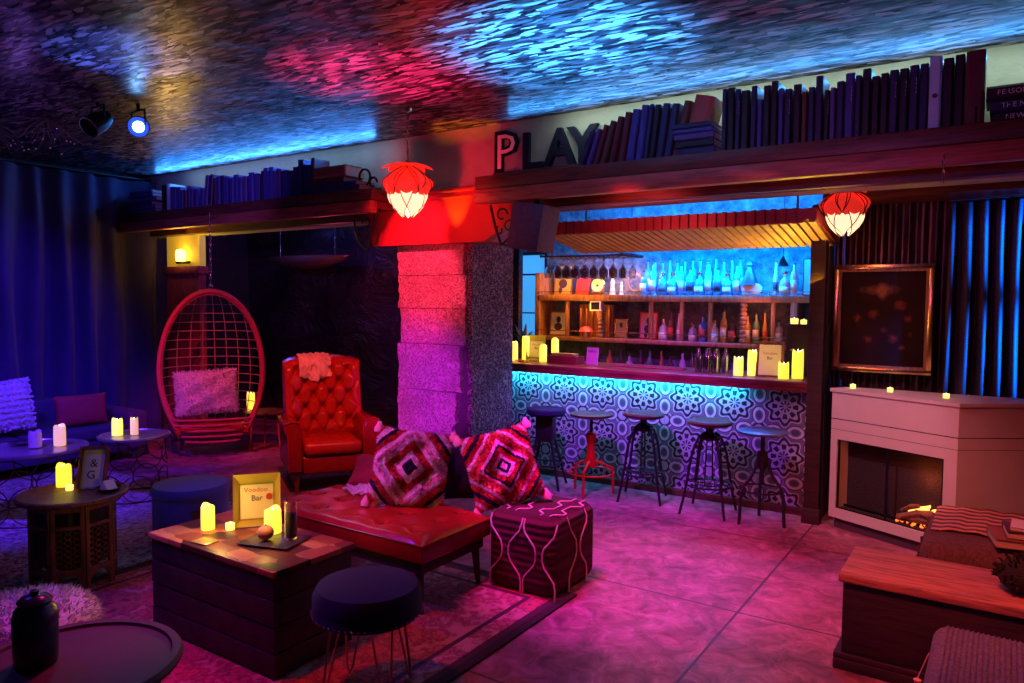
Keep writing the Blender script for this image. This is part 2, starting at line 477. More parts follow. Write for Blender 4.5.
# bar recess wall, blotched
M = Mat('recess_wall', (.3, .35, .4), .8)
n = M.noise(9, 6, rough=.75)
M.color(M.ramp(n, [(.35, (.04, .05, .07)), (.55, (.16, .18, .20)), (.75, (.36, .38, .40))])); M.bump(n, .5, .02); MT['recess'] = M.m
# alcove wall: glossy dark sheeting with creases
M = Mat('alcove_sheet', (.03, .02, .035), .32)
n = M.noise(1.6, 5, M.mapped((1, 1, 1.6)), .6, 2.0); M.bump(n, 1, .12)
M.color(M.mix(M.noise(3, 4), (.012, .01, .02), (.06, .03, .05))); MT['alcove'] = M.m
# oil painting
M = Mat('dark_oil_painting', (.02, .01, .01), .85, spec=.15)
x, y, z = M.xyz()
n = M.noise(22, 5, rough=.7); base = M.mix(M.noise(4, 4), (.008, .004, .006), (.05, .016, .016))
def blob(cx, cz, rx, rz): 
    return (1-rad((x-cx)/rx, (z-cz)/rz)).clamp()
sp_ = blob(-.02, .22, .26, .07)+blob(0, .20, .05, .11)
fl = None
for (a, b, q) in ((-.17, .0, .07), (-.06, .03, .09), (.12, .10, .10), (.18, .0, .07), (-.10, -.16, .08), (.08, -.15, .09), (.14, -.22, .06), (.02, -.09, .06), (.2, -.12, .05)):
    t = blob(a, b, q, q); fl = t if fl is None else fl.max(t)
c = M.mix((sp_*n*2.0-.35).clamp()*.6, base, (.50, .18, .10)); c = M.mix((fl*n*2.4-.6).clamp()*.6, c, (.50, .08, .06))
M.color(c); MT['painting'] = M.m
# jar glaze
M = Mat('jar_glaze', (.03, .03, .08), .3)
M.color(M.ramp(M.noise(7, 3), [(.4, (.015, .015, .04)), (.55, (.05, .05, .16)), (.7, (.35, .20, .05))])); MT['jar'] = M.m
BOOKC = {'navy': (.02, .02, .09), 'black': (.012, .010, .016), 'maroon': (.10, .015, .025), 'violet': (.08, .06, .25), 'indigo': (.045, .05, .28),
         'brown': (.10, .04, .03), 'pale blue': (.40, .75, 1), 'rust': (.32, .10, .06)}
for k, v in BOOKC.items(): simple('book_'+k, v, .5, bs=.1, bscale=120)
# ================================================================ SETTING
CEIL = 3.17
struct(MB().box(-9.2, 3.2, -1.6, 8.0, -.12, 0).build('floor', MT['floor']))
struct(MB().box(-9.2, 3.2, -1.6, 8.0, CEIL, CEIL+.1).build('ceiling', MT['ceiling']))
struct(MB().box(-9.2, -8.9, -1.6, 8.0, 0, CEIL).build('wall_left', MT['plaster_dark']))
struct(MB().box(3.1, 3.2, -1.6, 8.0, 0, CEIL).build('wall_right', MT['plaster_dark']))
struct(MB().box(-8.9, 3.1, -1.6, -1.5, 0, CEIL).build('wall_rear', MT['plaster_dark']))
# header wall above the shelves
struct(MB().box(-8.9, 3.1, 5.1, 5.3, 2.43, CEIL).build('wall_header', MT['plaster_cream']))
# alcove back wall with creased dark sheeting, and partition to the bar
def alc(u, v):
    X = -8.9+u*4.5
    return Vector((X, 6.62+.05*sin(X*5+2*sin(v*5))+.03*sin(v*13+X*3), v*CEIL))
a = MB().grid(alc, 60, 30)
struct(a.box(-8.9, -4.4, 6.72, 6.8, 0, CEIL).build('wall_alcove', MT['alcove']))
struct(MB().box(-4.95, -4.83, 5.78, 7.2, 0, CEIL).build('wall_partition', MT['plaster_dark']))
# bar back wall with window opening
bw = MB()
bw.box(-4.83, -4.75, 7.15, 7.3, 0, CEIL).box(-4.3, -1.19, 7.15, 7.3, 0, CEIL).box(-4.75, -4.3, 7.15, 7.3, 0, 1.25).box(-4.75, -4.3, 7.15, 7.3, 2.25, CEIL)
struct(bw.build('wall_bar', MT['recess']))
struct(MB().box(-1.19, -1.13, 6.10, 7.3, 0, CEIL).build('wall_bar_side', MT['plaster_dark']))
# window
w = thing('window_1', 'tall narrow lit window at the left end of the back bar', 'window', (-4.525, 7.2, 1.25)); w['kind'] = 'structure'
MB().box(-.2, .2, .02, .04, .03, .97).build('window_pane', MT['window_pane'], w)
f = MB().box(-.225, -.195, -.06, .06, 0, 1).box(.195, .225, -.06, .06, 0, 1).box(-.195, .195, -.06, .06, 0, .03).box(-.195, .195, -.06, .06, .97, 1).box(-.195, .195, -.03, .02, .74, .76).box(-.195, .195, -.03, .02, .30, .315)
f.build('window_frame', MT['black_plastic'], w)
# corrugated wall to the right of the bar
def corr(u, v):
    X = -1.13+u*4.2; p = (X*11) % 1
    return Vector((X, 6.34-.022*(1 if p < .5 else -1)*min(1, 6*min(p % .5, .5-p % .5)), v*CEIL))
cw = MB().grid(corr, 45*12, 1); cw.box(-1.13, 3.1, 6.37, 6.5, 0, CEIL)
struct(cw.build('wall_corrugated', MT['corrugated'], smooth=20))
# upper lintel strip over corrugated wall behind the shelf
struct(MB().box(-1.1, 3.1, 5.85, 6.3, 2.46, 2.62).build('trim_1', MT['shelf_dark']))

# stone pillar ------------------------------------------------------
def ragged(pts_l, pts_r):
    return pts_l+pts_r[::-1]
t = thing('stone_pillar', 'square pillar clad in rough broken stone tiles, left of the bar', 'pillar', (-4.28, 5.4, 0))
MB().box(-.36, .40, -.25, .36, 0, 2.2).build('core', MT['plaster_dark'], t)
rr = random.Random(3)
H = [0, .5, .88, 1.30, 1.62, 1.92, 2.2]
for k in range(6):
    z0, z1 = H[k]+.003, H[k+1]-.003
    def edge(x0, amp, n=7): return [(x0+amp*rr.uniform(-1, 1), z0+(z1-z0)*i/n) for i in range(n+1)]
    le = edge([-.40, -.40, -.395, -.37, -.39, -.40][k], .012); re = edge([.30, .27, .33, .385, .39, .365][k], [.02, .03, .03, .008, .008, .015][k])
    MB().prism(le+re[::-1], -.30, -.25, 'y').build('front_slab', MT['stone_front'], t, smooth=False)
for k, (z0, z1) in enumerate(((0, 1.1), (1.105, 2.2))):
    le = [(-.285+.012*rr.uniform(-1, 1)+(.0 if k else .01), z0+(z1-z0)*i/16) for i in range(17)]; re = [(.36, z0), (.36, z1)]
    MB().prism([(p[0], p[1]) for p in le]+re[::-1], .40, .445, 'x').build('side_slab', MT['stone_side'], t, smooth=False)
# red capital
cap = MB().prism([(-4.90, 2.19), (-3.63, 2.19), (-3.12, 2.46), (-3.12, 2.655), (-4.97, 2.655), (-4.97, 2.5)], 5.0, 5.098, 'y')
cap.box(-4.80, -3.66, 5.098, 5.45, 2.2, 2.429)
cap = cap.build('capital', MT['capital_red'], t); cap.location = (4.28, -5.4, 0)
m = MB().box(-4.60, -3.50, 4.985, 4.999, 2.62, 2.635).box(-4.60, -3.50, 4.985, 4.999, 2.57, 2.582).build('moulding', MT['capital_red'], cap)

# left column ---------------------------------------------------------
t = thing('red_column', 'red wooden column with a glowing top, beside the navy curtain', 'column', (-8.15, 5.3, 0))
MB().box(-.33, .33, -.17, -.08, 0, 2.06).box(-.36, .36, -.20, -.06, 1.98, 2.07, .01).box(-.36, .36, -.2, -.06, 0, .14, .01).build('shaft', MT['pillar_red'], t)
MB().box(-.33, .33, -.16, -.08, 2.07, 2.43).build('yellow_panel', MT['yellow_panel'], t)
sc = thing('wall_sconce', 'small glowing sconce at the top of the red column', 'lamp', (-8.1, 5.10, 2.10))
MB().box(-.12, .12, -.012, .028, 0, .03, .005).build('bracket', MT['dark_iron'], sc)
MB().lathe([(.0, .03), (.05, .03), (.06, .10), (.045, .16), (0, .17)], (0, -.02, 0)).build('bulb', MT['sconce_glow'], sc)

# shelves -------------------------------------------------------------
def shelf(name, label, x0, x1, xb):
    t = thing(name, label, 'shelf', ((x0+x1)/2, 4.9, 2.40))
    h = (x1-x0)/2
    MB().box(-h, h, -.20, .198, .17, .27, .006).build('board', MT['shelf_dark'], t)
    MB().box(-h, h, -.215, -.13, .06, .165, .006).build('fascia', MT['shelf_red'], t)
    MB().box(-h, h, -.13, .198, .10, .165).build('underboard', MT['shelf_dark'], t)
    MB().box(-h, h, .12, .198, .035, .10).build('batten', MT['shelf_dark'], t)
    return t
s1 = shelf('wall_shelf', 'long book shelf above the alcove, left of the red capital', -8.75, -4.62, 0)
s2 = shelf('wall_shelf', 'long red timber book shelf above the bar', -3.50, 2.6, 0)
o = MB().box(-3.10, -1.98, .12, .198, .27, .352).build('riser_board', MT['shelf_dark'], s2)
def bracket(x, z, flip=1):
    t = tag(None or scroll(x, z, flip), 'black wrought iron scroll bracket under the %s shelf end by the capital' % ('right' if flip > 0 else 'left'), 'bracket', None)
def scroll(par, x, z, s):
    m = MB(); y = 4.86
    m.tube([(x, y, z+.02), (x+s*.30, y, z+.02)], .010); m.tube([(x+s*.01, y, z), (x+s*.06, y, z-.18), (x+s*.12, y, z-.32)], .012)
    m.tube([(x+s*.12, y, z-.32), (x+s*.22, y, z-.25), (x+s*.27, y, z-.12), (x+s*.28, y, z)], .010)
    for (cx, cz, r, a0, a1) in ((.12, -.08, .055, 0, 5.2), (.19, -.17, .045, 1, 6.6), (.10, -.2, .035, 2, 7)):
        m.tube([(x+s*(cx+r*(1-.45*k/20)*cos(a0+(a1-a0)*k/20)), y, z+cz+r*(1-.45*k/20)*sin(a0+(a1-a0)*k/20)) for k in range(21)], .008, 6)
    o = m.build('scroll_bracket', MT['dark_iron'], par); o.location = -Vector(par.location); return o
scroll(s2, -3.47, 2.46, 1); scroll(s1, -4.72, 2.47, -1)
# ornamental curl at the right end of the left shelf
m = MB()
for (cx, cz, r, a0, a1) in ((-4.83, 2.80, .08, -1.2, 3.6), (-4.95, 2.73, .05, 3.4, 8.5), (-4.72, 2.74, .05, 0, 5)):
    m.tube([(cx+r*(1-.3*k/20)*cos(a0+(a1-a0)*k/20), 4.82, cz+r*(1-.3*k/20)*sin(a0+(a1-a0)*k/20)) for k in range(21)], .011, 6)
m.tube([(-5.05, 4.82, 2.68), (-4.62, 4.82, 2.68)], .009, 6)
o = m.build('iron_book_rest', MT['dark_iron']); tag(o, 'curled black iron book end on the left shelf beside the capital', 'bookend')

# ================================================================ BOOKS
BK = {}
def book(colr, w, d, h, lie=False):
    """spine faces -y; w thickness, d depth, h height; the cover carries the page block"""
    m = MB(); c = .004
    m.box(-w/2, -w/2+c, 0, d, 0, h).box(w/2-c, w/2, 0, d, 0, h)
    m.prism([(-w/2, .004), (-w*.3, -.004), (w*.3, -.004), (w/2, .004), (w/2, .01), (-w/2, .01)], 0, h)
    return m
def put_book(colr, w, d, h, x, z, y=4.9, tilt=0, lean=0, label='', group=None, pages='page', rz=0):
    key = (colr,)
    m = MB(); c = .004
    m.box(-w/2, -w/2+c, .006, d, 0, h).box(w/2-c, w/2, .006, d, 0, h)
    m.prism([(-w/2, .006), (-w*.32, -.004), (w*.32, -.004), (w/2, .006), (w/2, .012), (-w/2, .012)], 0, h)
    if h > .2:
        for zz in (.14, .2, .82): m.box(-w*.36, w*.36, -.007, -.003, h*zz, h*zz+.006)
    o = m.build('book', MT['book_'+colr], smooth=False)
    p = MB().box(-w/2+c, w/2-c, .012, d-.006, .005, h-.005).build('pages', MT[pages], o, smooth=False)
    o.location = (x, y, z); o.rotation_euler = (0, tilt, rz)
    tag(o, label, 'book', group); return o
def spine_text(o, txt, h, size, mat='page_pale'): pass

def text_obj(name, txt, size, ext, m, parent=None, loc=(0, 0, 0), rot=(pi/2, 0, 0), off=0, spacing=1, align='CENTER', bold=0):
    cu = bpy.data.curves.new(name, 'FONT'); cu.body = txt; cu.size = size; cu.extrude = ext; cu.offset = bold
    cu.align_x = align; cu.space_character = spacing; cu.resolution_u = 2
    tmp = bpy.data.objects.new(name, cu); COL.objects.link(tmp)
    dg = bpy.context.evaluated_depsgraph_get(); me = bpy.data.meshes.new_from_object(tmp.evaluated_get(dg))
    bpy.data.objects.remove(tmp); bpy.data.curves.remove(cu)
    o = bpy.data.objects.new(name, me); COL.objects.link(o); me.materials.clear(); me.materials.append(m)
    o.location = loc; o.rotation_euler = rot
    if parent is not None: o.parent = parent
    return o

ZS = 2.672
rb = random.Random(11)
# left shelf, from the left end: flat stack, upright row, stack
z = ZS
for k in range(6):
    th = (.045, .05, .04, .05, .04, .035)[k]
    o = put_book(['violet', 'indigo', 'navy', 'violet', 'indigo', 'violet'][k], th, .22, .55-.04*(k % 3), -8.42+.03*(k % 2), z+th/2, 4.78, label='book, %s from bottom of the pile at the left shelf\'s far left end' % ORD[k], group='flat pile at the left end of the left shelf')
    o.rotation_euler = (0, pi/2, 0); o.location.x -= .25; z += th+.001
x = -8.02; k = 0
row = [('black', .10, .30, 0), ('pale blue', .05, .31, 0), ('violet', .07, .27, 0), ('indigo', .05, .26, .02)]
seq = []
while x < -5.5:
    if k < 4: c, w, h, tl = row[k]
    else:
        c = rb.choice(['indigo', 'violet', 'navy', 'indigo', 'maroon', 'violet', 'indigo']); w = rb.uniform(.035, .085); h = rb.uniform(.27, .36) if x < -6.2 or k % 3 else .30
        if x < -7.3: h = rb.uniform(.20, .27)
        tl = 0
        if k in (10, 11, 12): tl = .12

    ex = (sin(abs(tl))*h if tl and (k == 10) else 0)
    seq.append((c, w, h, x+w/2+(ex if tl > 0 else 0), tl)); x += w/cos(tl)+.003+ex; k += 1
    if k == 13: x += .045
for i, (c, w, h, x, tl) in enumerate(seq):
    if x > -5.5: break
    zz = ZS + abs(sin(tl))*w/2
    put_book(c, w, .20, h, x, zz, 4.80+rb.uniform(0, .02), tilt=tl, label='%s book, %s from left in the upright row on the left shelf' % (c, ORD[i]), group='upright books on the left shelf')
z = ZS
for k, (th, L, c, dx) in enumerate(((.06, .62, 'violet', 0), (.035, .56, 'indigo', .02), (.05, .40, 'maroon', .02), (.10, .42, 'rust', .03))):
    o = put_book(c, th, .25, L, -5.46+dx, z+th/2, 4.76, label='%s book, %s from bottom of the pile at the left shelf\'s right end' % (c, ORD[k]), group='flat pile at the right end of the left shelf')
    o.rotation_euler = (0, pi/2, 0); z += th+.001

# right shelf: letters
for ch, x, hh in (('P', -3.46, .33), ('L', -3.20, .315), ('A', -2.94, .315), ('Y', -2.74, .31)):
    if ch == 'P':
        o = text_obj('letter', 'P', hh*1.38, .02, MT['letter_dark'], loc=(x, 5.065, 2.674), bold=.012)
        q = text_obj('letter_face', 'P', hh*1.24, .006, MT['letter_pale'], parent=o, loc=(.012, .012, .022), rot=(0, 0, 0), bold=-.004)
    else: o = text_obj('letter', ch, hh*1.38*.94, .02, MT['letter_dark'], loc=(x, 5.065, 2.674), bold=.008)
    bb = [v.co.y for v in o.data.vertices]; o.location.z += .082-min(bb)
    tag(o, {'P': 'dark letter P with a pale outlined face, at the left end of the right shelf', 'L': 'dark letter L standing after the P on the right shelf', 'A': 'dark letter A standing on the right shelf', 'Y': 'dark letter Y half hidden by leaning books'}[ch], 'letter', None)
# leaning group
x = -2.60; i = 0; pt = None
for (c, w, h, tl) in (('navy', .035, .26, .36), ('violet', .035, .27, .33), ('maroon', .035, .29, .30), ('brown', .04, .31, .28), ('maroon', .04, .33, .22), ('maroon', .045, .35, .16), ('indigo', .055, .36, .14), ('indigo', .05, .38, .12), ('navy', .03, .38, .12), ('black', .04, .37, .12), ('navy', .05, .37, .14), ('navy', .05, .36, .16), ('brown', .05, .37, .22), ('rust', .13, .38, .26)):
    if pt is not None: x += w/2+max(0, math.tan(pt)-math.tan(tl))*.33
    pt = tl
    put_book(c, w, .20, h, x, ZS+abs(sin(tl))*w/2, 4.78, tilt=tl, label='%s book, %s from the left in the leaning group beside the letters' % (c, ORD[i]), group='leaning books beside the letters')
    x += w/2/cos(tl)+.010; i += 1
# stack behind / right of the leaning group
z = ZS
for k, (th, L, c) in enumerate(((.05, .26, 'navy'), (.05, .26, 'black'), (.045, .27, 'violet'), (.03, .27, 'indigo'), (.035, .27, 'navy'))):
    o = put_book(c, th, .24, L, -1.84, z+th/2, 4.76, label='%s book, %s from bottom of the flat pile mid right shelf' % (c, ORD[k]), group='flat pile in the middle of the right shelf', pages='page_pale')
    o.rotation_euler = (0, pi/2, 0); o.location.x -= .02+.01*k; z += th+.001
# long upright row
x = -1.56; i = 0
hs = [.40, .40, .385, .37, .39, .30, .38, .40, .35, .34, .36, .31, .33, .39, .30, .31, .34, .38, .36, .39, .34, .35, .36, .36, .37, .37, .40, .38, .39, .40]
cs = ['navy', 'black', 'navy', 'black', 'navy', 'indigo', 'black', 'black', 'indigo', 'navy', 'black', 'brown', 'navy', 'navy', 'black', 'violet', 'navy', 'indigo', 'navy', 'black', 'black', 'black', 'navy', 'black', 'navy', 'navy', 'pale blue', 'black', 'black', 'maroon']
ws = [.03, .045, .03, .05, .035, .03, .04, .04, .03, .04, .045, .03, .035, .04, .025, .03, .04, .05, .03, .045, .04, .04, .045, .045, .045, .04, .06, .05, .045, .09]
for c, w, h in zip(cs, ws, hs):
    o = put_book(c, w, .20, h, x+w/2, ZS, 4.76, tilt=0, label='%s book, %s from left in the right shelf\'s long upright row' % (c, ORD[i]), group='long upright row on the right shelf')
    if c == 'pale blue':
        MB().cyl((0, -.006, h*.46), (0, -.010, h*.46), w*.22, n=16).build('round_mark', MT['ink'], o)
    if i in (2, 9, 14, 17, 22, 23, 24):  # gilt lettering down the spine
        tx = text_obj('spine_lettering', {2: 'STAGE', 9: 'POEMS', 14: 'ESSAYS', 17: 'CASSELL', 22: 'DICTIONARY', 23: 'DICTIONARY', 24: 'THE CELLO'}[i] if False else '\u2013 \u2013 \u2013 \u2013', .03, .0005, MT['page_pale'], parent=o, loc=(.004, -.006, h*.8), rot=(pi/2, pi/2, 0), align='LEFT')
    x += w+(.012 if i in (3, 9, 13) else .006); i += 1
# big books lying at the right end
z = ZS
for k, (th, L, c) in enumerate(((.055, .46, 'black'), (.065, .46, 'navy'), (.075, .46, 'black'))):
    o = put_book(c, th, .26, L, -.06, z+th/2, 4.76, label='thick %s book, %s from bottom of the pile ending the right shelf' % (c, ORD[k]), group='thick books at the right end of the right shelf')
    o.rotation_euler = (0, pi/2, 0); o.location.x = -.12+.02*(2-k)
    text_obj('spine_lettering', ['', 'WEBSTERS NEW', 'PERSONAL'][k] if k else '\u2013 \u2013', .034, .0005, MT['page_pale'], parent=o, loc=(-.012 if k else 0, -.006, .10), rot=(pi/2, -pi/2, 0), align='LEFT') if False else text_obj('spine_lettering', ['NEW WORLD', 'THE NEW WEBSTERS', 'PERSONAL'][k], .038, .0005, MT['page_pale'], parent=o, loc=(.013, -.006, .05), rot=(pi/2, -pi/2, 0), align='LEFT')
    z += th+.001
o = put_book('brown', .05, .16, .10, -.19, ZS+.0, 4.76, label='small olive brown book standing against the thick pile', group=None); o.location.x = -.165
o.location = (-.185, 4.745, ZS)

# speaker box hung under the shelf end
t = thing('loudspeaker', 'dark purple boxy loudspeaker tilted under the left end of the right shelf', 'speaker', (-3.04, 4.80, 2.085))
R = Matrix.Rotation(.17, 4, 'Y')
MB().box(-.14, .14, -.13, .12, 0, .35, .012, M=R).build('cabinet', MT['speaker_box'], t)
MB().box(-.12, .12, -.142, -.131, .02, .33, .004, M=R).build('grille', MT['speaker_box'], t)
MB().box(.03, .08, .0, .05, .33, .41).build('bracket', MT['dark_iron'], t)

# ================================================================ LOTUS PENDANTS
def petal(m, a, r0, z0, z1, wid, bulge, curl, M=None):
    """a petal hanging from (r0,z0) to a point at z1, bulging outward"""
    ca, sa = cos(a), sin(a)
    def fn(u, v):
        t = v; w = wid*(sin(pi*min(1, t*.92+.06))**.7)*(1-t**6)
        s = (u-.5)*2
        r = r0+bulge*sin(pi*min(1, t*.85))-abs(s)**2*w*.35+curl*max(0, t-.75)
        zz = z0+(z1-z0)*t
        return Vector((ca*r-sa*s*w, sa*r+ca*s*w, zz))
    return m.grid(fn, 6, 10)
def lotus(label, loc, sc, cordtop):
    t = thing('pendant_lamp', label, 'lamp', loc)
    def P(n, off, r0, z0, z1, wid, b, curl, mt, nm):
        for k in range(n):
            m = MB(); petal(m, off+TAU*k/n, r0*sc, z0*sc, z1*sc, wid*sc, b*sc, curl*sc)
            o = m.build(nm, MT[mt], t); md = o.modifiers.new('s', 'SOLIDIFY'); md.thickness = .004
            # leading around the petal
            e = MB(); pts = []
            def pos(s, v):
                w = wid*sc*(sin(pi*min(1, v*.92+.06))**.7)*(1-v**6)
                r = r0*sc+b*sc*sin(pi*min(1, v*.85))-w*.35*s*s+curl*sc*max(0, v-.75)
                a = off+TAU*k/n
                return (cos(a)*r-sin(a)*s*w, sin(a)*r+cos(a)*s*w, z0*sc+(z1-z0)*sc*v)
            pts = [pos(-1, i/10) for i in range(11)]+[pos(1, i/10) for i in range(9, -1, -1)]
            e.tube(pts, .0035, 5); e.build('leading', MT['dark_iron'], o)
    P(5, .35, .06, .5, -.26, .40, .42, .10, 'petal_red', 'petal')
    P(5, .35+pi/5, .05, .46, -.60, .36, .34, -.35, 'petal_cream', 'inner_petal'); P(5, .35+pi/5, .12, .48, -.10, .10, .46, .35, 'petal_red', 'outer_petal')
    P(6, .45, .05, .48, .40, .16, .0, 0, 'petal_red', 'petal') if False else None
    m = MB()
    for k in range(8):
        a = TAU*k/8
        def fn(u, v, a=a):
            s = (u-.5)*2; w = .17*sc*sin(pi*min(1, v*.9+.08))**.8; r = (.05+.50*v)*sc
            return Vector((cos(a)*r-sin(a)*s*w, sin(a)*r+cos(a)*s*w, (.50+.06*sin(pi*v)-.05*v)*sc))
        m.grid(fn, 4, 6)
    o = m.build('crown', MT['petal_red'], t); md = o.modifiers.new('s', 'SOLIDIFY'); md.thickness = .004
    MB().sph((0, 0, -.02*sc), .11*sc).build('bulb', MT['bulb'], t)
    MB().lathe([(0, .62*sc), (.04*sc, .62*sc), (.10*sc, .50*sc), (.09*sc, .47*sc), (0, .47*sc)]).build('cap', MT['brass'], t)
    m = MB(); L = cordtop-loc[2]; z = .60*sc; n = int((L-z)/.026)
    for k in range(n):
        zz = z+(L-z)*k/n; c = Vector((0, 0, zz+.013))
        M = Matrix.Translation(c) @ Matrix.Rotation(pi/2*(k % 2), 4, 'Z')
        m.tube([M @ Vector((.008*cos(q), 0, .019*sin(q))) for q in [TAU*i/8 for i in range(8)]], .003, 5, closed=True)
    m.tube([(.006*cos(i*1.1), .006*sin(i*1.1), z+(L-z)*i/30) for i in range(31)], .0035, 5)
    m.lathe([(.0, L), (.035, L), (.03, L-.02), (0, L-.025)], n=12)
    m.build('chain', MT['brass'], t)
    return t
lotus('red and cream lotus-shaped pendant lamp hanging in front of the red capital', (-3.88, 4.34, 2.55), .36, CEIL)
lotus('red lotus-shaped pendant lamp hanging between the bar and the painting', (-.92, 5.45, 2.33), .29, CEIL)
# stray chain hook under right shelf
m = MB()
for k in range(5): m.tube([(-.30+.008*cos(q)*(k % 2), 4.685-.008*cos(q)*((k+1) % 2), 2.5-.03*k+.02*sin(q)) for q in [TAU*i/8 for i in range(8)]], .003, 5, closed=True)
tag(m.build('chain', MT['steel']), 'short metal chain hooked on the front of the right shelf', 'chain')

# par lamps on ceiling
def par(label, loc, rot, lit):
    t = thing('spotlight', label, 'spotlight', loc)
    M = Matrix.Rotation(rot[2], 4, 'Z') @ Matrix.Rotation(rot[0], 4, 'X')
    MB().lathe([(0, -.10), (.05, -.10), (.075, -.02), (.08, .10), (.072, .10), (.068, .0), (0, -.01)], M=M, n=24).build('housing', MT['black_plastic'], t)
    MB().lathe([(0, .055), (.04, .055), (.038, .052), (0, .05)], M=M).build('lens', MT['par_lens' if lit else 'dark_glass'], t)
    MB().lathe([(.042, .05), (.068, .05), (.068, .046), (.042, .046)], M=M).build('reflector', MT['par_rim' if lit else 'dark_glass'], t)
    MB().tube([(-.09, 0, 0), (-.09, 0, .12), (.09, 0, .12), (.09, 0, 0)], .008, 6).cyl((0, 0, .12), (0, 0, CEIL-loc[2]-.002), .012).build('yoke', MT['black_metal'], t)
    return t
PAR = Vector((-5.55, 3.15, 3.0))
PARD = (Vector((0, 0, 1.7))-PAR).normalized(); ang = atan2(PARD.x, -PARD.y)
par('small spotlight shining blue-white on the ceiling at the left', tuple(PAR), (math.acos(PARD.z), 0, ang), True)
par('small unlit black spotlight left of the shining one', (-5.75, 2.95, 3.02), (2.2, 0, .2), False)
# twig garlands
rt = random.Random(5)
for (cx, cy, lab) in ((-6.5, 2.93, 'tangle of dry twigs with tiny crystals under the ceiling, nearer the curtain middle'), (-7.0, 2.70, 'tangle of dry twigs under the ceiling at the left edge of the view')):
    t = thing('twig_garland', lab, 'decoration', (cx, cy, 3.0))
    m = MB()
    for k in range(34):
        a = rt.uniform(0, TAU); p = Vector((0, 0, .16)); q = [tuple(p)]
        dr = Vector((cos(a), sin(a), rt.uniform(-1.2, -.1))).normalized()
        for s_ in range(4): p = p+dr*.07+Vector((rt.uniform(-.02, .02), rt.uniform(-.02, .02), rt.uniform(-.02, .01))); q.append(tuple(p))
        m.tube(q, [.004, .004, .003, .003, .001], 4)
    m.build('twigs', MT['twig'], t)
    for k in range(18): MB().sph((rt.uniform(-.2, .2), rt.uniform(-.2, .2), rt.uniform(-.12, .05)), .010, 6).build('crystal', MT['steel'], t)

# ================================================================ CURTAINS
def curt(u, v):
    Y = -1.4+u*6.48
    f = sin(Y*19+1.6*sin(Y*3.1))*.075+sin(Y*7.3+2)*.05
    k = .45+.55*(1-v)
    return Vector((-8.72+f*(.55+.45*k)+.02*sin(v*6+Y*4), Y+.02*sin(v*7+Y*9), .03+v*3.06))
o = MB().grid(curt, 330, 14).build('curtain', MT['curtain_navy'], smooth=80)
md = o.modifiers.new('s', 'SOLIDIFY'); md.thickness = .008
tag(o, 'floor-length navy velvet curtain in deep folds along the left wall', 'curtain')
m = MB().cyl((-8.72, -1.4, 3.12), (-8.72, 5.08, 3.12), .016)
tag(m.build('curtain_rod', MT['dark_iron']), 'dark rod along the top of the navy curtain', 'rod')
def curt2(u, v):
    X = -.34+u*2.6; p = X*8.6
    s = sin(p*TAU*1.12+.35*sin(p*1.3)); s = math.copysign(abs(s)**.6, s)
    return Vector((X+.01*sin(v*5+X*7), 6.24+.05*s*(1-.12*v)+.008*sin(v*9+X*11), .03+v*2.40))
o = MB().grid(curt2, 620, 14).build('curtain', MT['curtain_dark'], smooth=80)
md = o.modifiers.new('s', 'SOLIDIFY'); md.thickness = .006
tag(o, 'dark pleated curtain with blue-lit folds right of the painting', 'curtain')
m = MB().cyl((-.36, 6.24, 2.45), (2.3, 6.24, 2.45), .012)
tag(m.build('curtain_rod', MT['dark_iron']), 'thin rod holding the blue-lit pleated curtain', 'rod')
# posts between bar and fireplace
t = thing('timber_post', 'dark timber post at the right end of the bar', 'post', (-1.17, 6.0, 0))
MB().box(-.06, .05, -.08, .015, 0, 2.44, .004).build('post', MT['trunk_dark'], t)
MB().box(-.07, .06, -.09, .015, 0, .12, .004).build('foot', MT['trunk_dark'], t)

# painting
t = thing('framed_painting', 'dark still-life painting in a gilt frame above the fireplace', 'painting', (-.77, 6.26, 1.17))
W, Hh = .69, .83
m = MB()
def frame(m, W, H, w, y0, y1):
    for (a, b, c, d) in ((0, W, 0, w), (0, W, H-w, H), (0, w, w, H-w), (W-w, W, w, H-w)):
        m.box(a-W/2, b-W/2, y0, y1, c, d, .004)
    return m
frame(m, W, Hh, .035, -.04, .05); m.build('outer_frame', MT['brass'], t)
m = MB()
for (a, b, c, d) in ((.035, W-.035, .035, .055), (.035, W-.035, Hh-.055, Hh-.035), (.035, .055, .055, Hh-.055), (W-.055, W-.035, .055, Hh-.055)): m.box(a-W/2, b-W/2, -.02, .03, c, d)
m.build('inner_frame', MT['barback_wood'], t)
MB().box(-W/2+.055, W/2-.055, -.005, .02, -Hh/2+.055, Hh/2-.055).build('canvas', MT['painting'], t, loc=(0, 0, Hh/2))

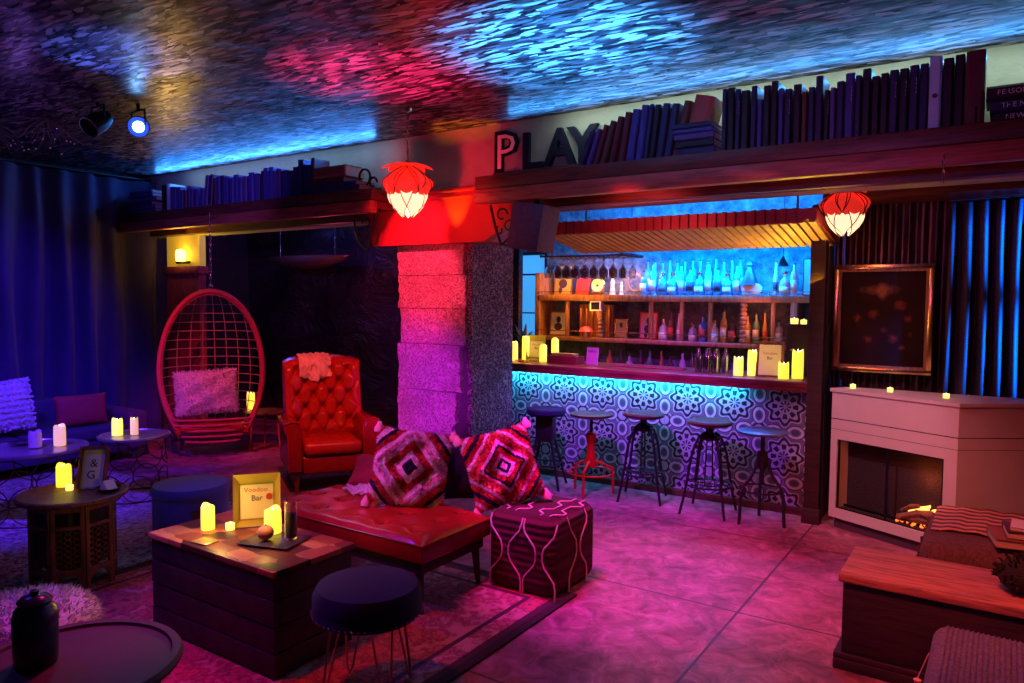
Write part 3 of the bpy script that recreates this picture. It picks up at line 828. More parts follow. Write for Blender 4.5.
# ================================================================ CANDLES
def candle(label, loc, r, h, glowm='wax_glow', group=None, cat='candle', lean=0, n=20):
    t = thing('candle', label, cat, loc, rz=loc[0]*7, group=group)
    prof = [(r, 0), (r*1.01, h*.5), (r*.98, h*.93), (r*.9, h), (r*.7, h*.965), (r*.35, h*.93), (0, h*.92)]
    m = MB().lathe(prof, n=n)
    for v in m.bm.verts:
        if v.co.z > h*.95: v.co.z += r*.28*sin(2*atan2(v.co.y, v.co.x)+loc[1]*5)
    m.build('wax', MT[glowm], t)
    if glowm == 'wax_plain': MB().cyl((0, 0, h*.9), (0, 0, h*1.01), .0025, n=6).build('wick', MT['ink'], t)
    else: MB().lathe([(0, h*.915), (r*.13, h*.96), (r*.10, h*1.0), (0, h*1.06)], n=8).build('flame', MT['flame'], t)
    return t
def tea(label, loc, group=None, r=.020):
    t = thing('tealight', label, 'candle', loc, group=group)
    MB().lathe([(0, 0), (r, 0), (r*1.08, r*1.5), (r*.92, r*1.5), (r*.8, r*1.2), (0, r*1.15)], n=16).build('cup', MT['tealight'], t)
    MB().lathe([(0, r*1.16), (r*.2, r*1.4), (0, r*1.9)], n=8).build('flame', MT['flame'], t)
    return t
def place_light(x, y, z, p, col=(1, .62, .12), r=.03): 
    l = bpy.data.lights.new('candle_light', 'POINT'); l.energy = p; l.color = col; l.shadow_soft_size = r
    o = bpy.data.objects.new('candle_light', l); COL.objects.link(o); o.location = (x, y, z); return o
def card(label, loc, rz, w, h, framed=True, tilt=.18, mat='paper', name='menu_card'):
    """menu card in a flared tray-like frame leaning back"""
    t = thing(name, label, 'sign', loc, rz)
    R = Matrix.Rotation(-tilt, 4, 'X')
    if framed:
        m = MB(); fw = w*.5; a = w*.36
        o4 = [(-w/2, -.03, 0), (w/2, -.03, 0), (w/2, -.03, h), (-w/2, -.03, h)]; i4 = [(-a, .02, h*.13), (a, .02, h*.13), (a, .02, h*.80), (-a, .02, h*.80)]
        A = [m.bm.verts.new(R @ Vector(p)) for p in o4]; B = [m.bm.verts.new(R @ Vector(p)) for p in i4]
        A2 = [m.bm.verts.new(R @ (Vector(p)+Vector((0, .008, 0)))) for p in o4]; B2 = [m.bm.verts.new(R @ (Vector(p)+Vector((0, .008, 0)))) for p in i4]
        for k in range(4):
            q = (k+1) % 4
            m.bm.faces.new((A[k], A[q], B[q], B[k])); m.bm.faces.new((A2[k], B2[k], B2[q], A2[q])); m.bm.faces.new((A[k], A2[k], A2[q], A[q]))
        m.bm.faces.new(B); m.bm.faces.new(B2[::-1])
        m.build('tray_frame', MT['gold_card'], t, smooth=False)
        MB().box(-a+.002, a-.002, .012, .018, h*.14, h*.79, M=R).build('card', MT[mat], t, smooth=False)
        y = .011; b = h*.14; ch = h*.65; cw = 2*a
    else:
        MB().box(-w/2, w/2, 0, .012, 0, h, .002, M=R).build('card', MT[mat], t, smooth=False)
        y = -.001; b = 0; ch = h; cw = w
    return t, R, y, b, ch, cw
def write(t, R, y, x, z, txt, size, mt, bold=0):
    o = text_obj('lettering', txt, size, .0006, MT[mt], parent=t, bold=bold)
    o.matrix_local = R @ Matrix.Translation((x, y, z)) @ Matrix.Rotation(pi/2, 4, 'X')
    return o
# ================================================================ BAR COUNTER
bar = thing('bar_counter', 'bar counter faced with star-patterned tiles under a red wooden top', 'bar', (-2.72, 6.4, 0))
m = MB().box(-4.3, -1.26, 6.14, 6.17, .06, 1.03).build('tile_front', MT['tile'], bar, smooth=False); m.location = (2.72, -6.4, 0)
MB().box(-1.58, 1.46, -.229, .30, 0, 1.03).build('body', MT['trunk_dark'], bar, smooth=False)
MB().box(-1.60, 1.50, -.36, .33, 1.031, 1.08, .008).build('counter_top', MT['counter_wood'], bar)
MB().box(-1.58, 1.46, -.30, -.23, 0, .06, .004).build('kick_plate', MT['shelf_dark'], bar)
MB().box(-1.59, 1.49, -.36, -.345, .998, 1.031).build('lip', MT['counter_wood'], bar, smooth=False)
MB().box(-1.45, .95, -.335, -.32, 1.020, 1.03).build('light_strip', MT['led_cyan'], bar)

# ================================================================ BAR STOOLS
def ring(r, z, n=28, c=(0, 0)): return [(c[0]+r*cos(TAU*k/n), c[1]+r*sin(TAU*k/n), z) for k in range(n)]
def stool_bow(label, loc, rz, h):
    t = thing('bar_stool', label, 'stool', loc, rz, 'bow-legged bar stools')
    MB().lathe([(0, 0), (.15, 0), (.175, .012), (.18, .03), (.165, .042), (.08, .034), (0, .032)], (0, 0, h-.042), 32).build('seat', MT['stool_seat'], t)
    MB().lathe([(0, 0), (.09, 0), (.09, .02), (.03, .03), (.03, .11), (0, .11)], (0, 0, h-.152)).build('swivel', MT['dark_iron'], t)
    for k in range(4):
        a = pi/4+k*pi/2
        pts = []
        for i in range(15):
            q = i/14; zz = (h-.10)*(1-q)
            r = .045+.10*min(1, q*3.2)**.6+.11*q**1.6
            pts.append((r*cos(a), r*sin(a), zz+(.03*sin(pi*min(1, q*3)) if q < .33 else 0)))
        MB().tube(pts, .011, 8).build('leg', MT['dark_iron'], t)
        pts2 = [(.05*cos(a+pi/4)+.0, .05*sin(a+pi/4), h-.11), (.085*cos(a+pi/4), .085*sin(a+pi/4), h-.2), (.115*cos(a+pi/4), .115*sin(a+pi/4), .235)]
        MB().tube(pts2, .007, 6).build('spoke', MT['dark_iron'], t)
    MB().tube(ring(.185, .23), .009, 6, closed=True).build('foot_ring', MT['dark_iron'], t)
    MB().tube(ring(.115, .24), .006, 6, closed=True).cyl((-.18, 0, .235), (.18, 0, .235), .006).cyl((0, -.18, .235), (0, .18, .235), .006).build('brace', MT['dark_iron'], t)
    return t
def stool_square(label, loc, rz, h):
    t = thing('bar_stool', label, 'stool', loc, rz)
    MB().lathe([(0, 0), (.16, 0), (.18, .02), (.18, .05), (.165, .062), (0, .058)], (0, 0, h-.062), 32).build('seat', MT['velvet_navy'], t)
    MB().box(-.08, .08, -.08, .08, h-.30, h-.062, .01).build('hub', MT['dark_iron'], t)
    for k in range(4):
        a = pi/4+k*pi/2
        MB().tube([(.07*cos(a), .07*sin(a), h-.10), (.10*cos(a), .10*sin(a), h-.3), (.23*cos(a), .23*sin(a), 0)], [.016, .015, .012], 8).build('leg', MT['dark_iron'], t)
    m = MB().tube([(.18*cos(pi/4+k*pi/2), .18*sin(pi/4+k*pi/2), .21) for k in range(4)], .009, 6, closed=True); m.build('foot_rail', MT['dark_iron'], t)
    return t
def stool_red(label, loc, rz, h):
    t = thing('bar_stool', label, 'stool', loc, rz)
    m = MB().lathe([(0, 0), (.13, .0), (.185, .015), (.19, .035), (.15, .038), (0, .028)], (0, 0, h-.04), 32)
    m.build('seat', MT['stool_seat'], t)
    MB().cyl((0, 0, h-.2), (0, 0, h-.04), .014).build('spindle', MT['dark_iron'], t)
    MB().lathe([(0, .24), (.05, .24), (.055, .27), (.04, .34), (.032, .42), (.045, .50), (.052, .53), (.03, .55), (0, .55)], n=20).build('pedestal', MT['red_paint_metal'], t)
    for k in range(3):
        a = .5+k*TAU/3
        MB().tube([(.03*cos(a), .03*sin(a), .30), (.10*cos(a), .10*sin(a), .27), (.20*cos(a), .20*sin(a), .23), (.205*cos(a), .205*sin(a), 0)], .012, 8).build('leg', MT['red_paint_metal'], t)
    MB().tube(ring(.205, .20), .008, 6, closed=True).build('foot_ring', MT['red_paint_metal'], t)
    return t
def stool_swan(label, loc, rz, h):
    t = thing('bar_stool', label, 'stool', loc, rz)
    MB().lathe([(0, 0), (.17, .0), (.19, .012), (.19, .022), (.18, .028), (0, .026)], (0, 0, h-.028), 32).build('seat', MT['blue_metal'], t)
    MB().cyl((0, 0, .30), (0, 0, h-.028), .016).lathe([(0, 0), (.03, 0), (.04, .05), (.03, .14), (0, .14)], (0, 0, .42), 16).build('spindle', MT['dark_iron'], t)
    for k in range(3):
        a = -.3+k*TAU/3
        MB().tube([(.025*cos(a), .025*sin(a), .56), (.045*cos(a), .045*sin(a), .46), (.09*cos(a), .09*sin(a), .37), (.15*cos(a), .15*sin(a), .30), (.18*cos(a), .18*sin(a), .20), (.185*cos(a), .185*sin(a), .05), (.19*cos(a), .19*sin(a), 0)], .013, 8).build('leg', MT['dark_iron'], t)
    MB().tube(ring(.165, .26), .007, 6, closed=True).build('foot_ring', MT['dark_iron'], t)
    return t
stool_square('dark bar stool with padded black seat, nearest the stone pillar', (-3.44, 5.73, 0), .3, .72)
stool_red('bar stool with a bright red cast pedestal and brown seat', (-2.97, 5.72, 0), .2, .72)
stool_bow('bow-legged black iron bar stool with brown seat, third from the pillar', (-2.53, 5.84, 0), .25, .75)
stool_bow('bow-legged black iron bar stool with brown seat, fourth from the pillar', (-1.93, 5.78, 0), .05, .75)
stool_swan('bar stool with pale blue metal seat and three curved legs, nearest the fireplace', (-1.50, 5.74, 0), .1, .72)

# ================================================================ AWNING
aw = thing('bar_awning', 'small corrugated awning hanging above the bar', 'awning', (-2.22, 5.75, 2.13))
import mathutils
m = MB(); n = 30
for k in range(n):
    x0 = -1.05+2.1*k/n; w = 2.1/n
    m.prism([(x0, -.415), (x0+w*.08, -.43), (x0+w*.42, -.43), (x0+w*.5, -.415), (x0+w*.5, -.405), (x0, -.405)], .115, .225)
    m.prism([(x0+w*.5, -.413), (x0+w, -.413), (x0+w, -.405), (x0+w*.5, -.405)], .12, .22)
m.build('valance', MT['awning_metal'], aw, smooth=False)
m = MB(); n = 34
for k in range(n):
    x0 = -1.05+2.2*k/n; w = 2.2/n*.72
    # slats run front to back, dropping slightly to the rear
    v = [(x0, -.40, .125), (x0+w, -.40, .125), (x0+w-.02, .36, .01), (x0-.02, .36, .01)]
    A = [m.bm.verts.new(p) for p in v]; B = [m.bm.verts.new((p[0], p[1], p[2]+.018)) for p in v]
    m.bm.faces.new(A); m.bm.faces.new(B[::-1])
    for i in range(4): m.bm.faces.new((A[i], A[(i+1) % 4], B[(i+1) % 4], B[i]))
m.build('slats', MT['awning_wood'], aw, smooth=False)
m = MB().prism([(-.405, .22), (-.405, .145), (.36, .03), (.36, .10)], -1.06, 1.14, 'x'); m.build('roof_sheet', MT['awning_metal'], aw, smooth=False)
MB().box(-1.05, 1.0, .10, .115, .165, .18).build('light_strip', MT['led_cyan'], aw)
for x in (-.9, .9): MB().cyl((x, .1, .1), (x, .1, CEIL-2.13-.003), .008).build('hanger', MT['dark_iron'], aw)

# ================================================================ BACK BAR
bb = thing('back_bar_shelving', 'two-tier wooden back bar shelving behind the counter', 'shelving', (-2.85, 6.9, 0))
X0, X1 = -1.36, 1.62
def bx(x0, x1, y0, y1, z0, z1, nm, mt='barback_wood', b=.004): return MB().box(x0, x1, y0, y1, z0, z1, b).build(nm, MT[mt], bb)
bx(X0, X1, -.10, .20, 1.70, 1.765, 'upper_shelf'); bx(X0, X1, -.12, .20, 1.28, 1.32, 'lower_shelf'); bx(X0, X1, -.14, .20, .86, .92, 'work_top'); bx(X0, X1, -.10, .22, .01, .86, 'base_cabinet', 'trunk_dark')
bx(X0-.03, X0+.03, -.10, .20, .92, 2.0, 'side_post'); bx(1.28, 1.34, -.10, .20, .92, 1.7, 'side_post')
for x in (-1.00, -.60, -.05, .27, .55, .86, 1.13):
    if x == -.60 or x == .86:
        m = MB()
        for k in range(9): m.lathe([(0, 0), (.022, 0), (.032, .012), (.032, .028), (.022, .04), (0, .04)], (x, -.07, 1.325+.0415*k), 14)
        m.build('turned_post', MT['barback_wood'], bb)
    else: bx(x-.018, x+.018, -.09, -.05, 1.32, 1.70, 'upright')
MB().cyl((X0, -.115, 1.385), (1.28, -.115, 1.385), .004, n=6).build('rail', MT['brass'], bb)
MB().cyl((X0, -.105, 1.795), (X1, -.105, 1.795), .004, n=6).build('rail', MT['brass'], bb)
for x in (-1.3, -.5, .3, 1.1): MB().cyl((x, -.105, 1.765), (x, -.105, 1.795), .004, n=6).build('rail_post', MT['brass'], bb)
# screen / lit panel at right end above upper shelf
t = thing('lit_panel', 'glowing blue panel at the right end of the upper shelf', 'panel', (-1.41, 6.93, 1.766))
MB().box(-.09, .14, 0, .02, 0, .33, .003).build('frame', MT['black_plastic'], t); MB().box(-.08, .13, -.004, 0, .01, .32).build('screen', MT['screen_blue'], t)

# bottles
PROF = {
 'tall': [(.0, 0), (.036, 0), (.038, .01), (.038, .19), (.030, .225), (.014, .25), (.013, .31), (.016, .312), (.016, .325), (0, .325)],
 'squat': [(.0, 0), (.048, 0), (.052, .012), (.052, .10), (.042, .14), (.016, .165), (.015, .20), (.021, .202), (.021, .225), (0, .225)],
 'square': [(.0, 0), (.042, 0), (.044, .01), (.044, .16), (.034, .185), (.015, .20), (.015, .25), (.018, .252), (.018, .27), (0, .27)],
 'slim': [(.0, 0), (.026, 0), (.028, .01), (.026, .16), (.016, .22), (.011, .27), (.011, .32), (.014, .322), (.014, .335), (0, .335)]}
BC = {}
def bottle(shape, g, lab, loc, sc, label, group, rz=0):
    key = (shape, g, lab)
    if key not in BC:
        t = thing('bottle', label, 'bottle', loc, rz, group)
        p = PROF[shape]; zt = p[-1][1]
        body = [q for q in p if q[1] <= p[6][1]+.001]; 
        MB().lathe(body+[(0, body[-1][1])], n=8 if shape == 'square' else 16).build('glass_body', MT[g], t)
        MB().lathe([(0, p[6][1]+.001), (p[7][0], p[6][1]+.001), (p[8][0], zt), (0, zt)], n=12).build('stopper', MT['brass' if shape in ('squat',) else 'ceramic_dark' if shape == 'tall' else 'black_plastic'], t)
        r = p[3][0]*1.015; h0, h1 = p[3][1]*.25, p[3][1]*.8
        m = MB(); k = 9
        A = [m.bm.verts.new((r*cos(-pi/2+a), r*sin(-pi/2+a), h0)) for a in [(-1+2*i/k)*.95 for i in range(k+1)]]
        B = [m.bm.verts.new((r*cos(-pi/2+a), r*sin(-pi/2+a), h1)) for a in [(-1+2*i/k)*.95 for i in range(k+1)]]
        for i in range(k): m.bm.faces.new((A[i], A[i+1], B[i+1], B[i]))
        o = m.build('label', MT[lab], t); md = o.modifiers.new('s', 'SOLIDIFY'); md.thickness = .001; md.offset = 1
        BC[key] = t; t.scale = (sc,)*3
        return t
    return dup(BC[key], label, loc, rz, group=group, scale=(sc,)*3)
CN = {'blue_lit_glass': 'blue-lit', 'pale_glass': 'clear', 'amber_glass': 'amber', 'green_glass': 'green', 'dark_glass': 'dark'}
rk = random.Random(21)
xs = [-3.0, -2.90, -2.80, -2.70, -2.61, -2.52, -2.43, -2.34, -2.25, -2.16, -2.07, -1.72, -1.64, -1.56]
for i, x in enumerate(xs):
    sh = ['square', 'tall', 'squat', 'squat', 'tall', 'square', 'squat', 'tall', 'square', 'squat', 'tall', 'slim', 'squat', 'tall'][i]
    g = 'blue_lit_glass' if i < 11 else 'pale_glass'
    bottle(sh, g, ['paper', 'page_pale', 'ink'][i % 3], (x, 6.87, 1.767), .92+rk.uniform(-.05, .08), '%s %s bottle, %s from left in the upper back bar shelf\'s front row' % (CN[g], sh, ORD[i]), 'bottles on the upper back bar shelf')
for i in range(13):
    x = -3.02+.078*i
    bottle(['tall', 'slim'][i % 2], 'blue_lit_glass', 'page_pale', (x, 7.02, 1.767), 1.03+.06*(i % 3 == 0), '%s %s bottle, %s from left in the upper back bar shelf\'s rear row' % ('blue-lit', ['tall', 'slim'][i % 2], ORD[i]), 'bottles on the upper back bar shelf')
xl = [-2.78, -2.70, -2.62, -2.48, -2.38, -2.27, -2.18, -2.10, -1.96, -1.88, -1.80, -1.68]
for i, x in enumerate(xl):
    g = ['pale_glass', 'dark_glass', 'pale_glass', 'pale_glass', 'blue_lit_glass', 'pale_glass', 'amber_glass', 'dark_glass', 'amber_glass', 'green_glass', 'amber_glass', 'pale_glass'][i]
    sh = ['squat', 'tall', 'slim', 'squat', 'square', 'squat', 'tall', 'square', 'tall', 'tall', 'slim', 'square'][i]
    bottle(sh, g, ['paper', 'ink_red', 'page_pale'][i % 3], (x, 6.86, 1.322), .85+rk.uniform(-.05, .1), '%s %s bottle, %s from left on the lower back bar shelf' % (CN[g], sh, ORD[i]), 'bottles on the lower back bar shelf')
for i in range(16):
    x = -3.35+.11*i; g = ['amber_glass', 'dark_glass', 'pale_glass', 'dark_glass', 'green_glass'][i % 5]; sh = ['tall', 'slim', 'square', 'tall'][i % 4]
    bottle(sh, g, ['paper', 'ink_red'][i % 2], (x, 6.84+.03*(i % 2), .922), .9, '%s %s bottle, %s from left on the back bar worktop' % (CN[g], sh, ORD[i]), 'bottles on the back bar worktop')
# curios on upper shelf, left
def pic(label, loc, w, h, rz, tilt, inner, fr='brass', extra=None, nm='picture_frame'):
    t = thing(nm, label, 'picture', loc, rz)
    R = Matrix.Rotation(-tilt, 4, 'X'); m = MB(); b = .012
    for (a, c, d, e) in ((-w/2, w/2, 0, b), (-w/2, w/2, h-b, h), (-w/2, -w/2+b, b, h-b), (w/2-b, w/2, b, h-b)): m.box(a, c, -.006, .012, d, e, .002, M=R)
    m.build('frame', MT[fr], t)
    MB().box(-w/2+b, w/2-b, 0, .008, b, h-b, M=R).build('picture', MT[inner], t)
    if extra:
        m = MB()
        for (cx, cz, rx, rz2) in extra: m.sph((cx*w, -.003, cz*h), (rx*w, .004, rz2*h), 12)
        for v in m.bm.verts: v.co = R @ v.co
        m.build('figure', MT['ink'], t)
    return t
FIG = [(0, .68, .13, .14), (0, .38, .24, .16), (-.12, .16, .1, .12)]
pic('yellow picture with a dark figure at the left end of the upper back bar shelf', (-4.0, 6.98, 1.767), .22, .32, 0, .12, 'gold_card', 'barback_wood', FIG)
pic('picture of a dark-haired head in an orange frame, on the lower back bar shelf', (-4.02, 6.92, 1.322), .21, .26, 0, .12, 'paper', 'copper', FIG[:2])
pic('small greenish square picture hanging at the upper shelf edge', (-3.50, 6.79, 1.60), .12, .10, 0, 0, 'letter_dark', 'ceramic_white')
pic('small yellow framed picture on the lower back bar shelf', (-3.26, 6.90, 1.322), .14, .20, .2, .15, 'gold_card', 'brass', FIG[:1])
pic('red and pink poster in a red frame on the lower back bar shelf', (-2.97, 6.92, 1.322), .19, .27, 0, .1, 'tassel_pink', 'red_paint_metal', FIG)
# clock
t = thing('clock', 'small round pale-faced clock on the upper back bar shelf', 'clock', (-3.50, 6.86, 1.767))
Rx = Matrix.Translation((0, 0, .095)) @ Matrix.Rotation(pi/2, 4, 'X')
MB().lathe([(0, 0), (.078, 0), (.082, .02), (.070, .035), (.070, .028), (0, .028)], n=28, M=Rx).build('case', MT['brass'], t)
MB().lathe([(0, .028), (.069, .028), (.069, .031), (0, .031)], n=28, M=Rx).build('dial', MT['white_enamel'], t)
MB().box(-.002, .002, -.034, -.032, .095, .145).box(0, .035, -.034, -.032, .093, .097).lathe([(0, .031), (.012, .031), (.012, .035), (0, .035)], M=Rx).build('hands', MT['ink'], t)
MB().box(-.05, .05, -.02, .02, 0, .02, .004).build('foot', MT['brass'], t)
# dark red and navy cards leaning
pic('maroon album sleeve leaning on the upper back bar shelf', (-3.74, 6.95, 1.767), .16, .20, 0, .2, 'pillow_red', 'box_red')
pic('navy album sleeve leaning beside the clock', (-3.60, 6.99, 1.767), .15, .22, .1, .15, 'book_indigo', 'pillow_navy')
# carved figurines
for i, (x, s_) in enumerate(((-3.34, 1), (-3.24, .7), (-2.88, .6))):
    t = thing('figurine', ['tall ivory figurine right of the clock', 'short ivory figurine between the clock and the wreath', 'tiny pale figurine right of the wreath'][i], 'figurine', (x, 6.86, 1.767))
    MB().lathe([(0, 0), (.03*s_, 0), (.025*s_, .05*s_), (.018*s_, .10*s_), (.024*s_, .13*s_), (.010*s_, .15*s_), (.018*s_, .17*s_), (0, .195*s_)], n=14).build('body', MT['ceramic_white'], t)
# wreath
t = thing('wreath', 'round twiggy wreath on the upper back bar shelf', 'wreath', (-3.10, 6.90, 1.767))
m = MB(); rw = random.Random(2)
for k in range(60):
    a = TAU*k/60; c = Vector((.085*cos(a), 0, .115+.085*sin(a)))
    m.tube([c, c+Vector((.035*cos(a+rw.uniform(-1, 1)), rw.uniform(-.02, .02), .035*sin(a+rw.uniform(-1, 1))))], .004, 4)
m.tube([(.085*cos(a), 0, .115+.085*sin(a)) for a in [TAU*k/24 for k in range(24)]], .014, 8, closed=True)
m.build('ring', MT['twig'], t)
# cone-hatted white lamp figure
t = thing('ornament', 'white ornament under a dark cone hood on the upper back bar shelf', 'ornament', (-1.93, 6.86, 1.767))
MB().box(-.085, .03, -.03, .05, 0, .10, .01).build('base', MT['white_enamel'], t)
MB().lathe([(0, 0), (.052, 0), (.052, .03), (0, .03)], n=24, M=Matrix.Translation((.05, -.02, .055)) @ Matrix.Rotation(pi/2, 4, 'X')).build('dial', MT['paper'], t)
MB().lathe([(0, .09), (.085, .09), (.02, .26), (.035, .275), (.022, .31), (0, .33)], (-.02, 0, 0), 20).build('hood', MT['stool_seat'], t)
# lower shelf trinkets
t = thing('lamp', 'little red domed mushroom lamp on the lower back bar shelf', 'lamp', (-3.62, 6.82, 1.322))
MB().cyl((0, 0, 0), (0, 0, .07), .012).build('stem', MT['ceramic_white'], t); MB().lathe([(0, .06), (.075, .06), (.06, .09), (.03, .11), (0, .115)], n=24).build('shade', MT['petal_red'], t)
# slats behind red lamp (wood rack)
t = thing('knife_rack', 'upright slatted wooden rack behind the red mushroom lamp', 'rack', (-3.60, 7.0, 1.322))
MB().box(-.2, .2, 0, .02, 0, .34).build('back', MT['barback_wood'], t)
for k in range(6): MB().cyl((-.17+.068*k, -.02, 0), (-.17+.068*k, -.02, .30), .012).build('slat', MT['copper'], t)
# hanging stemware
gl = None; k = 0
for r_ in range(4):
    for c_ in range(8):
        x = -3.72+.10*c_+.05*(r_ % 2); y = 6.2+.11*r_
        lab = 'stem glass hanging upside-down above the bar, %s from left, %s row' % (ORD[c_], ORD[r_])
        if gl is None:
            gl = thing('stem_glass', lab, 'glass', (x, y, 2.12), group='glasses hanging above the bar')
            MB().lathe([(0, 0), (.034, 0), (.034, -.003), (.005, -.008), (.004, -.075), (.012, -.085), (.036, -.12), (.036, -.16), (.030, -.20), (.027, -.20), (.033, -.16), (.033, -.12), (.010, -.088), (0, -.086)], n=14).build('glass', MT['clear_glass'], gl)
        else: dup(gl, lab, (x, y, 2.12+.0), group='glasses hanging above the bar')
t = thing('glass_rack', 'dark rail rack holding the hanging stem glasses', 'rack', (-3.35, 6.36, 2.125))
for r_ in range(5): MB().box(-.43, .45, -.205+.11*r_-.012, -.205+.11*r_+.012, -.006, .006).build('rail', MT['dark_iron'], t)
for x in (-.42, .44): MB().box(x-.01, x+.01, -.22, .26, .006, .018).cyl((x, 0, .018), (x, 0, CEIL-2.128), .006).build('hanger', MT['dark_iron'], t)
# hanging bells / bar lamp at right
t = thing('hanging_bell', 'small dark bell-shaped lamp hanging at the right end of the awning', 'lamp', (-1.62, 6.70, 2.12))
MB().lathe([(0, 0), (.05, -.10), (.045, -.10), (0, -.02)], n=18).build('bell', MT['dark_iron'], t); MB().cyl((0, 0, 0), (0, 0, CEIL-2.123), .004).build('cord', MT['dark_iron'], t)
# plant by the window
def spiky(label, loc, n, L, mt='leaf', sd=1, pot=True, up=1.2, w=.02):
    t = thing('potted_plant', label, 'plant', loc); r0 = random.Random(sd)
    if pot: MB().lathe([(0, 0), (.05, 0), (.07, .11), (.075, .12), (.06, .12), (.055, .10), (0, .10)], n=18).build('pot', MT['pot'], t)
    m = MB()
    for k in range(n):
        a = r0.uniform(0, TAU); l = L*r0.uniform(.6, 1); e = r0.uniform(.35, 1.0)
        def fn(u, v, a=a, l=l, e=e):
            s = (u-.5)*2*w*sin(pi*min(1, v*.93+.05)); r = l*v*e*.8; zz = (.10 if pot else 0)+l*(v*up*(1.15-e*.5)-v*v*e*.75)
            return Vector((cos(a)*r-sin(a)*s, sin(a)*r+cos(a)*s, zz+abs(u-.5)*w*.3))
        m.grid(fn, 2, 7)
    o = m.build('leaves', MT[mt], t); md = o.modifiers.new('s', 'SOLIDIFY'); md.thickness = .0015
    return t
spiky('spiky potted plant in front of the lit window at the left end of the bar', (-4.26, 6.62, 1.081), 22, .34, sd=4)
# things on the bar top
Z = 1.081
candle('wide glowing pillar candle at the far left end of the bar top', (-4.19, 6.30, Z), .052, .19, group='candles on the bar')
candle('taller glowing candle behind the wide one at the left end of the bar top', (-4.12, 6.44, Z), .040, .24, group='candles on the bar')
candle('glowing candle right of the yellow framed card on the bar', (-3.86, 6.36, Z), .038, .17)
candle('tallest glowing candle beside the red wooden box on the bar', (-3.78, 6.46, Z), .038, .235)
t, R, y, b, ch, cw = card('yellow menu card in a gold tray frame at the left end of the bar', (-4.0, 6.44, Z), .25, .20, .26)
write(t, R, y, 0, b+ch*.72, 'Voodoo', .034, 'ink_pink'); write(t, R, y, 0, b+ch*.5, 'Bar', .036, 'ink')
place_light(-4.02, 6.26, Z+.2, .9)
t = thing('napkin', 'crumpled red napkin at the foot of the yellow framed card on the bar', 'napkin', (-4.02, 6.22, Z))
MB().grid(lambda u, v: Vector(((u-.5)*.14, (v-.5)*.08, .012+.012*sin(u*9+v*5)*sin(v*7))), 14, 8).build('cloth', MT['ink_red'], t)
t = thing('wooden_box', 'low red wooden box of papers on the bar', 'box', (-3.60, 6.36, Z))
m = MB()
for (a, b2, c, d) in ((-.17, .17, -.08, -.07), (-.17, .17, .07, .08), (-.17, -.16, -.07, .07), (.16, .17, -.07, .07)): m.box(a, b2, c, d, 0, .075)
m.box(-.16, .16, -.07, .07, 0, .01); m.build('tray', MT['box_red'], t)
MB().box(-.14, .12, -.05, .05, .012, .10, .004).build('papers', MT['gold_card'], t)
t, R, y, b, ch, cw = card('small purple-pink card stand right of the red box on the bar', (-3.31, 6.36, Z), .1, .12, .17, False, mat='tassel_pink')
write(t, R, y, 0, .12, 'MENU', .03, 'ink')
t = thing('bar_mat', 'long ribbed rubber bar mat in the middle of the bar top', 'mat', (-2.75, 6.42, Z))
m = MB().box(-.36, .36, -.07, .07, 0, .010, .003)
for k in range(18): m.box(-.34+.04*k-.008, -.34+.04*k+.008, -.06, .06, .010, .016)
m.build('mat', MT['pillow_red'], t)
for i in range(6):
    x = -2.22+.075*i if i < 3 else -2.16+.075*(i-3); yy = 6.30 if i < 3 else 6.40
    t = thing('cocktail_shaker', '%s steel cocktail shaker in the %s row left of the candles on the bar' % (ORD[i % 3], 'front' if i < 3 else 'rear'), 'shaker', (x, yy, Z), group='cocktail shakers on the bar')
    MB().lathe([(0, 0), (.028, 0), (.036, .13), (.030, .16), (0, .16)], n=20).build('cup', MT['shaker'], t)
    MB().lathe([(0, .161), (.022, .161), (.015, .19), (.014, .21), (0, .213)], n=16).build('cap', MT['shaker'], t)
for i, (x, yy, r, h, lab) in enumerate(((-1.85, 6.24, .040, .155, 'glowing candle at the left of the right-hand cluster on the bar'), (-1.755, 6.32, .040, .21, 'second glowing candle, tall, left of the card on the bar right end'),
    (-1.47, 6.20, .042, .13, 'short glowing candle right of the card at the bar right end'), (-1.385, 6.31, .045, .23, 'tall thick glowing candle at the far right end of the bar'))):
    candle(lab, (x, yy, Z), r, h, group=None)
place_light(-1.62, 6.12, Z+.22, .9)
t, R, y, b, ch, cw = card('cream menu card in an open frame between candles at the bar\'s right end', (-1.61, 6.30, Z), .12, .18, .27, False)
m = MB()
for (a, b2, c, d) in ((-.11, .11, .27, .285), (-.11, -.095, 0, .27), (.095, .11, 0, .27), (-.11, .11, -.012, 0)): m.box(a, b2, -.005, .03, c+.012, d+.012, M=R)
m.build('frame', MT['carved_wood'], t)
write(t, R, y, 0, .185, 'Voodoo', .036, 'ink_pink'); write(t, R, y, 0, .145, 'Bar', .036, 'ink')
# dark cabinet at right end of the bar with tealights on top
t = thing('dark_cabinet', 'dark box cabinet at the right end of the bar with tealights on it', 'cabinet', (-1.38, 6.60, 1.081))
MB().box(-.15, .17, -.09, .10, 0, .44, .006).build('body', MT['trunk_dark'], t); MB().box(-.13, .15, -.10, -.09, .03, .41, .003).build('door', MT['trunk_dark'], t)
MB().sph((-.10, -.11, .22), .010, 8).build('knob', MT['brass'], t)
for i, (x, yy, r) in enumerate(((-1.48, 6.57, .03), (-1.40, 6.55, .024), (-1.28, 6.57, .022))):
    tea(['left and largest tealight on the dark cabinet by the bar', 'middle tealight on the dark cabinet by the bar', 'right tealight on the dark cabinet by the bar'][i], (x, yy, 1.521), r=r)

